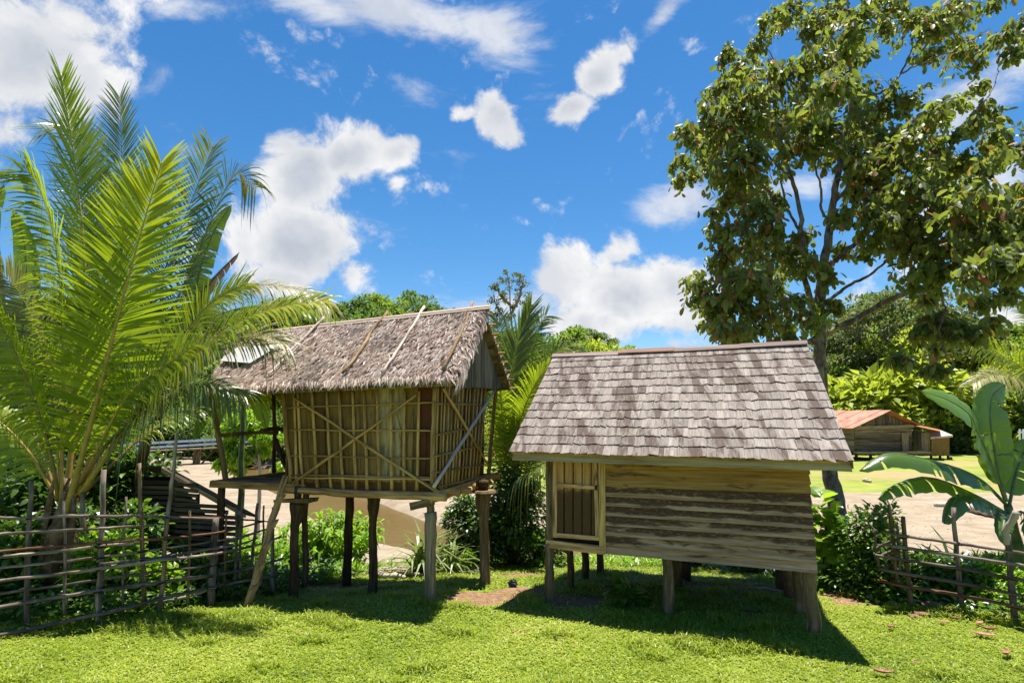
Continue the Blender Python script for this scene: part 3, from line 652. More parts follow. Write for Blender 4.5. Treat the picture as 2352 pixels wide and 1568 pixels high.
    for a, b, mt, r in (((1175, 488), (1394, 862), 'lath', .022), ((1128, 962), (1425, 490), 'palelath', .026)):
        mb = MB(); tube(mb, [S1(*a, .09), S1((a[0]+b[0])/2, (a[1]+b[1])/2, .10), S1(*b, .09)], [r, r, r*.75], 7, .8, 12, .003, .06); mb.build('brace', M[mt], rt, True)
    for a, b in ((F1(1133, 470, .02), F1(1120, 960, .04)), (F1(398, 490, .02), F1(437, 950, .02)), (S1(1428, 470), S1(1392, 900))):
        mb = MB(); pole(mb, b, a, .036, .032, 8, 9); mb.build('corner_post', M['lath'], rt, True)
    # floor: long beam in front, logs parallel to it, veranda deck on the left
    mb = MB(); a = FP(652, 1124, .10); b = FP(1025, 1140, .10); tube(mb, [a, (a+b)/2-up*.015, b], [.050, .055, .062], 9, .7, 16, .003, .05); mb.build('floor_beam', M['floorlog'], rt, True)
    mb = MB(); a = FP(484, 1110, .06); b = FP(700, 1120, .06); plank(mb, a, b, up*.10, sd*.07, .3, .004); mb.build('veranda_beam', M['floorlog'], rt)
    for (u, v) in ((1042, 1131), (1064, 1124), (1082, 1116), (1100, 1108), (1120, 1103), (1142, 1093)):
        mb = MB(); i = ((1042, 1064, 1082, 1100, 1120, 1142).index(u)); p = SP(u-20, v, .0)
        q = p+sn*.0; e = p-fd*rng.uniform(.16, .30); s = p+fd*2.85; s[2] = 1.42+.0*i
        tube(mb, [s, (s+e)/2, e], [.045, .048, .052], 8, rng.random(), 8, .004, .06); mb.build('floor_log', M['floorlog'], rt, True)
    mb = MB(); a = FP(985, 1150, .12); b = SP(1130, 1108, .02); tube(mb, [a+up*.0, (a+b)/2, b], [.045, .035, .035], 8, .6, 10, .004, .06); mb.build('floor_beam', M['floorlog'], rt, True)
    mb = MB(); a = SP(1010, 1131, .12); b = SP(1128, 1092, .12); tube(mb, [a, b], [.028, .024], 7, .5, 10, .006, .08); mb.build('floor_beam', M['lath'], rt, True)
    # veranda
    vl = FP(500, 1112, 0); vr = FP(660, 1118, 0); dv = 1.5
    mb = MB()
    for k in range(13):
        t = k/12; a = vl+sd*(dv*t)+up*(.0+rng.normal(0, .004)); b = vr+sd*(dv*t); b[2] = a[2] = vl[2]+.05+rng.uniform(0, .012)
        if rng.random() < .12: continue
        plank(mb, a, b, sd*.095, up*.02, rng.random(), .004)
    mb.build('veranda_deck', M['shed'], rt)
    mb = MB(); a = FP(483, 1108, .04); b = FP(668, 1084, -.9); tube(mb, [a, (a+b)/2, b], [.035, .032, .03], 7, .4, 8, .005, .06); mb.build('veranda_edge_pole', M['post'], rt, True)
    lowz = gz(*FP(505, 1340)[:2])-.1
    def vpost(t, b, off, r, mat='darkpost'):
        mb = MB(); p = FP(*t, off); q = FP(*b, off); tube(mb, [p, (p+q)/2+rng.normal(0, .01, 3), q], [r*.9, r, r*1.05], 8, rng.random(), 9, .004, .06); mb.build('veranda_post', M[mat], rt, True)
    vpost((483, 895), (519, 1105), 0, .040, 'post'); vpost((628, 905), (629, 1085), -1.3, .035); vpost((650, 905), (668, 1090), -.1, .032, 'lath')
    p = FP(509, 1115, -.03); q = FP(500, 1345, -.03); mb = MB(); tube(mb, [p, q-up*.15], [.055, .06], 9, .3, 9, .005, .06); mb.build('stilt', M['darkpost'], rt, True)
    for a, b, off, r in (((500, 999), (640, 993), -.5, .03), ((600, 988), (668, 986), -.6, .035)):
        mb = MB(); tube(mb, [FP(*a, 0), FP((a[0]+b[0])/2, (a[1]+b[1])/2-2, off/2), FP(*b, off)], [r, r*.9], 7, .3, 8, .005, .06); mb.build('veranda_rail', M['darkpost'], rt, True)
    mb = MB(); tube(mb, [FP(632, 1008, -.6), FP(645, 1045, -.55), FP(664, 1086, -.4)], [.045, .04, .045], 7, .2, 7, .005, .06); mb.build('brace', M['darkpost'], rt, True)
    # stilts and rat guards
    def stilt(u0, v0, u1, v1, off, r, mat='post', flare=1.5, zt=1.40, side=False):
        q0 = FP(u0, v0, off); gzv = gz(q0[0], q0[1])
        p = FP(u0, v0, off); q = FP(u1, v1, off); p[2] = min(p[2], gzv)-.15; q = p+(q-p)*((zt-p[2])/(q[2]-p[2]))
        mb = MB(); tube(mb, [p, (p*2+q)/3+rng.normal(0, .01, 3), (p+2*q)/3+rng.normal(0, .01, 3), p*.12+q*.88, q], [r*1.1, r*.95, r*.87, r*.85, r*flare], 11, rng.random(), 22, .004, .045)
        return mb.build('stilt', M[mat], rt, True), q
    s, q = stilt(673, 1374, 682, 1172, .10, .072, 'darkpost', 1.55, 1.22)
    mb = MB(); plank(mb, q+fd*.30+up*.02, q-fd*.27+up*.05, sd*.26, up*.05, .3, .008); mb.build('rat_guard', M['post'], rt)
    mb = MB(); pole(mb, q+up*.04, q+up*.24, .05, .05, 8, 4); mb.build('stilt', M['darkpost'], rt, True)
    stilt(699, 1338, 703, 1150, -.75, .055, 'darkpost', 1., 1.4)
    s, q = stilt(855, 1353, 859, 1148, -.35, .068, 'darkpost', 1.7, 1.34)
    mb = MB(); plank(mb, q+fd*.26+up*.02, q-fd*.2+up*.02, sd*.22, up*.035, .3, .006); mb.build('rat_guard', M['post'], rt)
    p = FP(988, 1379, .05); q = FP(989, 1176, .05); p[2] -= .15
    mb = MB(); tube(mb, [p, (p+q)/2+sd*.005, q], [.080, .076, .084], 11, .75, 18, .004, .05); mb.build('stilt', M['greywood'], rt, True)
    q2 = q+up*.18; mb = MB(); pole(mb, q-up*.02, q2, .055, .055, 8, 5, v=.6); mb.build('stilt', M['greywood'], rt, True)
    mb = MB(); a = FP(944, 1163, .16); b = FP(990, 1153, .10); plank(mb, a, b, up*.10, sd*.06, .4, .006); mb.build('beam_end', M['post'], rt)
    # far right stilt stands under the back corner
    p0 = SP(1113, 1349); D = np.array([*(pBR[:2]), 0]); Yb = pBR[1]-.35
    p = PY(1114, 1348, 9.15); q = PY(1110, 1130, 9.15); p[2] -= .15
    mb = MB(); tube(mb, [p, (p+q)/2+np.array([.01, 0, 0]), q-up*.16, q], [.095, .078, .072, .13], 11, .45, 20, .004, .05); mb.build('stilt', M['post'], rt, True)
    mb = MB(); tube(mb, [q, q+up*.035], [.21, .19], 14, .4, 2, 0, 0); mb.build('rat_guard', M['post'], rt)
    mb = MB(); pole(mb, q+up*.03, q+up*.18, .08, .09, 8, 4, v=.2); mb.build('stilt', M['darkpost'], rt, True)
    pb = p+(pBL-pBR); pb[2] = gz(pb[0], pb[1])-.1; mb = MB(); pole(mb, pb, [pb[0], pb[1], 1.4], .07, .07, 9, 9); mb.build('stilt', M['darkpost'], rt, True)
    # roof frame points
    OE = OL-sd*.38; OR = OL+sd*1.12
    eR = hit(1046, 880, OE, fd); eL = hit(474, 905, OE, fd); rR = hit(1116, 712, OR, fd); rL = hit(545, 772, OR, fd)
    bR = 2*rR-eR; bL = rL+(rL-eL)*.65; bR[2] = 2.82; bL[2] = 2.8; bR = PY(1176, 893, bR[1]-.35)
    def bez(e0, e1, r0, r1, s, t): return (e0+(e1-e0)*s)*(1-t)+(r0+(r1-r0)*s)*t
    for (e0, e1, nrow, ncol, front) in ((eL, eR, 40, 170, True), (bR, bL, 22, 90, False)):
        r0, r1 = (rL, rR) if front else (rR, rL)
        n = nrm(np.cross(e1-e0, r0-e0)); n = n if n[2] > 0 else -n
        # underside layers
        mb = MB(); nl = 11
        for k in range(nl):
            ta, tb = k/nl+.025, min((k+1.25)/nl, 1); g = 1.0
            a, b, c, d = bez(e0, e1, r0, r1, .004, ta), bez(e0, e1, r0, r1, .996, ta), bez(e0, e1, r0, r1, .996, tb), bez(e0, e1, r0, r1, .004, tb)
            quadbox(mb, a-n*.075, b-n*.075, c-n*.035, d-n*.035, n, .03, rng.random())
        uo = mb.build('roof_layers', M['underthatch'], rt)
        S, T = np.meshgrid((np.arange(ncol)+.5)/ncol, (np.arange(nrow)+.5)/nrow); S = S.ravel(); T = T.ravel(); N = len(S)
        S = np.clip(S+rng.normal(0, .5/ncol, N), .002, .998); T = np.clip(T+rng.normal(0, .35/nrow, N), -.01, 1)
        dn = nrm(e0-r0); al = nrm(e1-e0); sag = .02*np.sin(S*5+1)*(1-T)
        P = (e0+(e1-e0)*S[:, None])*(1-T[:, None])+(r0+(r1-r0)*S[:, None])*T[:, None]
        ang = rng.normal(R(40), R(10), N)*(1 if front else -1)
        ang = np.where(T < .03, rng.normal(0, R(14), N), ang); ang = np.where(S > .965, rng.normal(R(-25), R(20), N), ang) if front else ang
        lift = rng.normal(.06, .09, N)
        D = dn[None]*np.cos(ang)[:, None]-al[None]*np.sin(ang)[:, None]+n[None]*lift[:, None]
        D = np.where((T < .03)[:, None], D*np.array([1, 1, 1])+np.array([0, 0, -.7]), D)
        Ln = rng.uniform(.10, .18, N); W = rng.uniform(.018, .033, N); Ln = np.where(T < .035, rng.uniform(.11, .22, N), Ln)
        up_ = n[None]+rng.normal(0, .16, (N, 3)); P = P+n[None]*(.015+rng.uniform(0, .03, N))[:, None]-D*Ln[:, None]*.45
        mb = MB(); scatter(mb, LEAF, P, D, up_, Ln, W, np.clip(rng.normal(.64, .30, N), 0, 1), 1.3)
        # backing under tips so that no daylight shows
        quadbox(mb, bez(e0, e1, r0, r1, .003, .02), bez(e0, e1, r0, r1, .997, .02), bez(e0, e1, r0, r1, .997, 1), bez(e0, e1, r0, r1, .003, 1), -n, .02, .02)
        if front:
            M_ = 170; tt = rng.random(M_); P = (eR[None]*(1-tt[:, None])+rR[None]*tt[:, None])+rng.normal(0, .01, (M_, 3)); D = -up[None]*rng.uniform(.6, 1.2, M_)[:, None]+dn[None]*.4-fd[None]*rng.uniform(-.1, .5, M_)[:, None]
            scatter(mb, LEAF, P, D, -fd[None]+rng.normal(0, .4, (M_, 3)), rng.uniform(.12, .24, M_), rng.uniform(.03, .05, M_), np.clip(rng.normal(.65, .2, M_), 0, 1))
        mb.build('thatch', M['thatch'], uo)
    # ridge boards
    for dz, w, s0, s1 in ((.035, .16, -.01, .62), (.05, .14, .35, 1.015)):
        mb = MB()
        for dd in (nrm(eL-rL), nrm(bL-rL)):
            p = rL+(rR-rL)*s0+up*dz; q = rL+(rR-rL)*s1+up*(dz+.01); nn = nrm(np.cross(dd, rR-rL)); nn = nn if nn[2] > 0 else -nn
            quadbox(mb, p, q, q+dd*w*.85, p+dd*w, nn, .014, .6+rng.random()*.3); quadbox(mb, p+nn*.015, q+nn*.015, q+dd*w*.4+nn*.015, p+dd*w*.45+nn*.015, nn, .01, .9)
        mb.build('ridge_board', M['ridge'], rt)
    # poles lying on the thatch
    n = nrm(np.cross(eR-eL, rL-eL))
    def onroof(u, v, o=.11):
        d = ray(u, v); t = np.dot(n, eL+n*o-CC)/np.dot(n, d); return CC+d*t
    for pts, mt, r in ((((905, 118), (880, 150), (830, 205), (800, 260), (745, 340), (688, 412)), 'post', .028), (((1082, 92), (1010, 215), (940, 320), (878, 410)), 'roofpole', .024),
                       (((1315, 70), (1280, 170), (1225, 290), (1170, 396)), 'post', .026), (((598, 143), (530, 212), (450, 290), (390, 345)), 'roofpole', .022), (((560, 225), (420, 330), (330, 420)), 'roofpole', .018)):
        mb = MB(); tube(mb, [onroof(*z1(*p), .115 if i else .13) for i, p in enumerate(pts)], [r, r*.9, r*.75], 7, .7, 16, .004, .08); mb.build('roof_pole', M[mt], rt, True)
    # pale sheet patch
    mb = MB(); c = [onroof(*q, .11) for q in ((505, 829), (574, 834), (646, 791), (586, 795), (545, 798))]
    V = c+[x+n*.008 for x in c]; mb.add(V, [(4, 3, 2, 1, 0), (5, 6, 7, 8, 9)]+[(i, (i+1) % 5, 5+(i+1) % 5, 5+i) for i in range(5)]); mb.build('sheet_patch', M['metal'], rt)
    # gable boards
    g0 = SP(1046, 884, .10); g1 = SP(1156, 893, .10); ap = SP(1112, 730, .10)
    mb = MB(); nb = 11
    def topz(t):
        m_ = .5
        P0 = g0+(g1-g0)*t; za = ap[2]; ta = np.dot(ap-g0, g1-g0)/np.dot(g1-g0, g1-g0)
        zz = g0[2]+(za-g0[2])*(t/ta) if t < ta else g1[2]+(za-g1[2])*((1-t)/(1-ta))
        return np.array([P0[0], P0[1], zz+.02])
    for k in range(nb):
        t0, t1 = k/nb, (k+1)/nb-.004; a = g0+(g1-g0)*t0; b = g0+(g1-g0)*t1; j = rng.normal(0, .012); o = rng.uniform(0, .015)
        quadbox(mb, a-up*(.02+j)+sn*o, topz(t0)+sn*o, topz(t1)+sn*o, b-up*(.02+j)+sn*o, sn, .012, rng.random())
    mb.build('gable_wall', M['gable'], rt)
    g0l = pBL+up*zt; g1l = pFL+up*zt; mb = MB(); quadbox(mb, g0l, g1l, (rL+(rR-rL)*.28)-up*.1, (rL+(rR-rL)*.28)-up*.1+sd*.02, fd, .015, .3); mb.build('gable_wall', M['gable'], rt)
    for k, t in enumerate(np.linspace(.05, .98, 9)):      # purlin ends seen beyond the gable
        mb = MB(); p = bR*(1-t)+rR*t-up*.05; pole(mb, p+sn*.10, p-sn*1.2, .016, .016, 6, 4); mb.build('purlin', M['lath'], rt, True)
    return rt
left_hut()

def notched_ladder():
    rt = root('log_ladder', G(567, 1392), 'notched log ladder leaning on the veranda of the thatched hut', 'ladder')
    a = G(567, 1394, -.08); Y = 8.35; b = PY(657, 1092, Y); mb = MB(); a = PY(568, 1392, 7.9)
    pts = [a+(b-a)*s for s in np.linspace(0, 1, 9)]; tube(mb, pts, [.055, .052, .048, .045], 8, .55, 12, .006, .06); mb.build('ladder_log', M['floorlog'], rt, True)
    d = nrm(b-a)
    for s in (.12, .27, .43, .60, .80):
        mb = MB(); p = a+(b-a)*s; q = p+np.array([.06, -.05, .06]); plank(mb, p-d*.05, p+d*.05+np.array([.045, -.03, .02]), np.array([.09, .03, 0]), np.array([0, .05, .03]), .4, .004); mb.build('step', M['floorlog'], rt)
notched_ladder()

# ------------------------------------------------------------------ fences
def fence(loc, label, posts, rails, Yf, group='stick fences'):
    rt = root('stick_fence', loc, label, 'fence')
    for (u0, v0, u1, v1, r) in posts:
        Y = Yf(u0); p = PY(u0, v0, Y); q = PY(u1, v1, Y); p[2] -= .06; mb = MB()
        r = r*.84; tube(mb, [p, (p+q)/2+rng.normal(0, .010, 3), q], [r*1.1, r, r*.85], 8, rng.random(), 10, .004, .07); mb.build('post', M['fence' if rng.random() < .7 else 'post'], rt, True)
    for k, rl in enumerate(rails):
        r = rl[0]; mt = rl[1]; off = rl[2]; pts = [PY(u, v, Yf(u)-off-.05) for (u, v) in rl[3:]]
        mb = MB(); r = r*.85; tube(mb, pts, [r, r*1.05, r*.8], 7, rng.random(), 34, .002, .07); mb.build('rail', M[mt], rt, True)
        us = [p[0] for p in rl[3:]]; vs = [p[1] for p in rl[3:]]
        if off < -.06: continue
        for (u0, v0, u1, v1, pr) in posts:
            if pr < .032: continue
            vr_ = float(np.interp(u0, us, vs)); up_ = u0+(u1-u0)*(vr_-v0)/(v1-v0)
            if not (us[0] < up_ < us[-1]) or rng.random() < .25: continue
            c = PY(up_, vr_, Yf(up_)-off*.5-.03); a = np.linspace(0, 2*math.pi, 11); ra = pr+.012; rb = pr+.035; tl = rng.normal(0, .25)
            mb = MB(); tube(mb, np.stack([c[0]+ra*np.cos(a), c[1]+rb*np.sin(a), c[2]+.02*np.cos(a)*tl+rng.normal(0, .002, 11)], -1), .0085, 5, .2, None, 0, 0, caps=False); mb.build('lashing', M['dark'], rt)
    return rt
z4 = lambda x, y: (.4394*x, 861.3+.4394*y)
YL = lambda u: float(np.interp(u, [-300, -60, 0, 64, 226, 365, 485, 551, 624, 700], [6.4, 6.6, 6.8, 7.12, 7.16, 7.49, 8.03, 8.5, 8.9, 9.3]))
fence((-4.9, 7.3, 0), 'long stick fence of dark bent rails below the big coconut palm on the left',
      [(-60, 1430, -58, 1110, .03), (64, 1434, 72, 1103, .034), (226, 1439, 239, 1078, .040), (332, 1372, 320, 1063, .032), (365, 1417, 384, 1190, .034), (384, 1200, 407, 993, .028), (485, 1386, 496, 1189, .055), (540, 1330, 544, 1165, .024), (575, 1318, 592, 1155, .026), (551, 1316, 560, 1130, .02), (626, 1351, 628, 1164, .03), (150, 1400, 146, 1150, .020), (283, 1398, 290, 1140, .018), (430, 1395, 436, 1172, .022), (600, 1335, 606, 1160, .018), (516, 1350, 520, 1175, .018)],
      [[.022, 'fence', .0]+[(-70, 1188)]+[z4(*p) for p in ((0, 745), (160, 748), (350, 735), (520, 738), (740, 735), (860, 742), (1120, 750))],
       [.020, 'fence', .05]+[(-70, 1232)]+[z4(*p) for p in ((0, 830), (160, 820), (520, 800), (800, 783))],
       [.020, 'redrail', .06]+[(-70, 1272)]+[z4(*p) for p in ((0, 920), (300, 893), (540, 872), (850, 853), (1120, 825), (1240, 800), (1380, 762))],
       [.022, 'fence', -.02]+[(-70, 1282)]+[z4(*p) for p in ((0, 948), (300, 920), (530, 893), (730, 878))],
       [.020, 'fence', .04]+[z4(*p) for p in ((520, 985), (700, 968), (870, 948), (1110, 905), (1250, 885), (1345, 850))],
       [.023, 'fence', .06]+[(-70, 1338)]+[z4(*p) for p in ((0, 1072), (300, 1040), (530, 1010), (860, 963), (1110, 935), (1370, 880), (1470, 842))],
       [.026, 'fence', .0]+[(-70, 1402)]+[z4(*p) for p in ((0, 1210), (300, 1160), (530, 1125), (850, 1080), (1110, 1045), (1300, 1010), (1480, 958))],
       [.026, 'fence', .05]+[(-70, 1466)]+[z4(*p) for p in ((0, 1355), (250, 1305), (540, 1243), (700, 1205), (850, 1165), (1180, 1090))],
       [.020, 'fence', -.03]+[z4(*p) for p in ((850, 1185), (1000, 1150), (1200, 1090), (1455, 1045))],
       [.017, 'fence', -.04]+[(-70, 1305)]+[z4(*p) for p in ((0, 1005), (300, 975), (530, 948), (860, 905), (1110, 870), (1300, 838))],
       [.018, 'fence', -.05]+[(-70, 1370)]+[z4(*p) for p in ((0, 1140), (300, 1100), (530, 1066), (850, 1020), (1110, 990), (1400, 920))],
       [.016, 'redrail', -.05]+[z4(*p) for p in ((900, 742), (1150, 745), (1400, 765))],
       [.018, 'fence', -.04]+[z4(*p) for p in ((1130, 905), (1250, 850), (1440, 790))]], YL)
z6 = lambda x, y: (1808.7+.3844*x, 832.6+.3844*y)
YR = lambda u: float(np.interp(u, [1900, 2000, 2093, 2212, 2330, 2500], [8.4, 8.1, 7.78, 7.6, 7.23, 6.8]))
fence((6.0, 7.4, 0), 'stick fence of pale and dark rails below the banana plant on the right',
      [(2093, 1399, 2074, 1186, .036), (2212, 1406, 2190, 1165, .034), (2331, 1436, 2313, 1225, .042), (2058, 1330, 2042, 1161, .028), (2066, 1300, 2060, 1205, .022), (2018, 1290, 2011, 1215, .02), (2440, 1445, 2425, 1180, .04)],
      [[.022, 'fence', .04]+[z6(*p) for p in ((560, 1010), (720, 1037), (1010, 1078), (1300, 1122), (1413, 1138))]+[(2460, 1290)],
       [.024, 'fence', .06]+[z6(*p) for p in ((570, 1086), (720, 1108), (1010, 1150), (1300, 1195), (1413, 1212))]+[(2460, 1318)],
       [.024, 'fence', .05]+[z6(*p) for p in ((525, 1148), (700, 1178), (1010, 1225), (1310, 1280), (1413, 1295))]+[(2460, 1350)],
       [.025, 'fence', .06]+[z6(*p) for p in ((545, 1232), (720, 1262), (1010, 1312), (1310, 1372), (1413, 1392))]+[(2460, 1385)],
       [.025, 'redrail', .05]+[z6(*p) for p in ((540, 1300), (720, 1338), (1010, 1385), (1310, 1445), (1413, 1465))]+[(2460, 1415)],
       [.022, 'fence', -.10]+[z6(*p) for p in ((515, 1115), (600, 1075), (695, 1040))],
       [.024, 'fence', -.12]+[z6(*p) for p in ((530, 1165), (600, 1135), (665, 1105))],
       [.022, 'fence', -.12]+[z6(*p) for p in ((580, 1228), (640, 1200), (690, 1175))],
       [.022, 'darkpost', -.12]+[z6(*p) for p in ((620, 1290), (660, 1268), (700, 1248))]], YR)
def cut_branch():
    mb = MB(); pts = [PY(*z6(1312, 1085), 7.2), PY(*z6(1303, 1000), 7.2), PY(*z6(1335, 955), 7.15), PY(*z6(1370, 890), 7.1)]
    tube(mb, pts, [.034, .038, .036, .042], 9, .5, 14, .004, .06); o = mb.build('cut_branch', M['drift'], smooth=True)
    tag(o, 'pale cut branch stub wedged on top of the fence post by the banana plant', 'branch')
cut_branch()

# ------------------------------------------------------------------ lean-to shed behind the left fence
def shed():
    rt = root('slatted_shed', G(440, 1330), 'low dark shed with gapped slat walls and a slanting roof behind the left fence', 'shed')
    za = lambda x, y: (287.1+.2197*x, 861.3+.2197*y)
    Y0 = 9.4
    def W(x, y, dy=0.):
        u, v = za(x, y); return PY(u, v, Y0+(u-370)*-.0015+dy)
    up = np.array([0, 0, 1.])
    for (a, b, w) in (((385, 985), (1000, 1335), .07), ((1040, 1345), (1260, 1470), .06)):
        mb = MB(); plank(mb, W(*a), W(*b), up*w, np.array([0, .03, 0]), .8); mb.build('barge_board', M['greywood'], rt)
    mb = MB(); a, b = W(370, 972), W(1265, 1462); e = np.array([-.05, .55, -.13])
    quadbox(mb, a, b, b+e, a+e, up, .03, .2); a2 = W(130, 965); quadbox(mb, a2, a, a+e, a2+e, up, .03, .2); mb.build('roof', M['shed'], rt)
    rows = [(1130, 520, 110), (1185, 560, 110), (1235, 600, 110), (1290, 690, 115), (1345, 990, 115), (1400, 1080, 118), (1455, 1180, 120), (1510, 1190, 130), (1570, 1170, 140), (1630, 1160, 140), (1690, 1150, 150), (1750, 1130, 150), (1810, 1130, 150)]
    for k, (y, x1, x0) in enumerate(rows):
        mb = MB(); plank(mb, W(x0, y-18), W(530, y-6), up*.055, np.array([0, .02, 0]), rng.random()*.6, .003)
        mb.build('slat', M['shed'], rt)
        mb = MB(); plank(mb, W(525, y+4, -.03), W(max(x1, 760), y+28+max(0, (x1-900)*.02), -.03), up*.06, np.array([0, .02, 0]), .5+rng.random()*.5, .003); mb.build('slat', M['shed'], rt)
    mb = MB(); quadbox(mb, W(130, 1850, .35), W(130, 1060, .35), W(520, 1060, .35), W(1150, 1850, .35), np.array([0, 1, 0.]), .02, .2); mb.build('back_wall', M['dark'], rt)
    for (x, y0, y1) in ((520, 1900, 1100), (1010, 1900, 1360), (130, 1900, 980), (760, 1900, 1240)):
        mb = MB(); pole(mb, W(x, y0, .06), W(x, y1, .06), .035, .032, 7, 6); mb.build('post', M['darkpost'], rt, True)
shed()

# ------------------------------------------------------------------ bridge
def bridge():
    Y = 47.; za = lambda x, y: (287.1+.2197*x, 861.3+.2197*y)
    Yb = lambda u: 44+(u-300)*.02
    W = lambda x, y, dy=0.: PY(*za(x, y), Yb(za(x, y)[0])+dy)
    rt = root('footbridge', W(740, 980), 'long low footbridge with white and blue railings over the brown river', 'bridge')
    up = np.array([0, 0, 1.])
    for (a, b, dy) in (((-300, 742), (2100, 610), 0), ((-300, 790), (2100, 648), 0), ((-300, 738), (2100, 606), 1.5)):
        mb = MB(); n = 10
        plank(mb, W(*a, dy), W(*b, dy), up*.17, np.array([0, .12, 0]), .5); mb.build('rail', M['rail'], rt)
    mb = MB(); p, q = W(-300, 815), W(2100, 700); e = np.array([0, 1.6, 0]); quadbox(mb, p, q, q+e, p+e, up, -.10, .9); mb.build('deck', M['greywood'], rt)
    for k in range(16):
        x = -240+k*150; y = 742-(x+300)*.055
        mb = MB(); plank(mb, W(x, y-8, -.1), W(x, y+80, -.1), np.array([.14, 0, 0]), np.array([0, .1, 0]), .2); mb.build('railing_post', M['dark'], rt)
    for (x, y0, y1, x2) in ((742, 770, 985, 718), (772, 770, 985, 765), (372, 800, 905, 355), (395, 800, 915, 385), (570, 790, 985, 562), (1500, 700, 930, 1520), (1545, 700, 920, 1530), (1120, 745, 900, 1120)):
        mb = MB(); pole(mb, W(x2, y1+30, .6), W(x, y0, .6), .16, .14, 7, 5); mb.build('pier', M['post'], rt, True)
    for a, b in (((765, 960), (950, 770)), ((735, 960), (770, 800)), ((1500, 830), (1470, 760))):
        mb = MB(); pole(mb, W(*a, .4), W(*b, .4), .09, .08, 6, 4); mb.build('brace', M['greywood'], rt, True)
bridge()

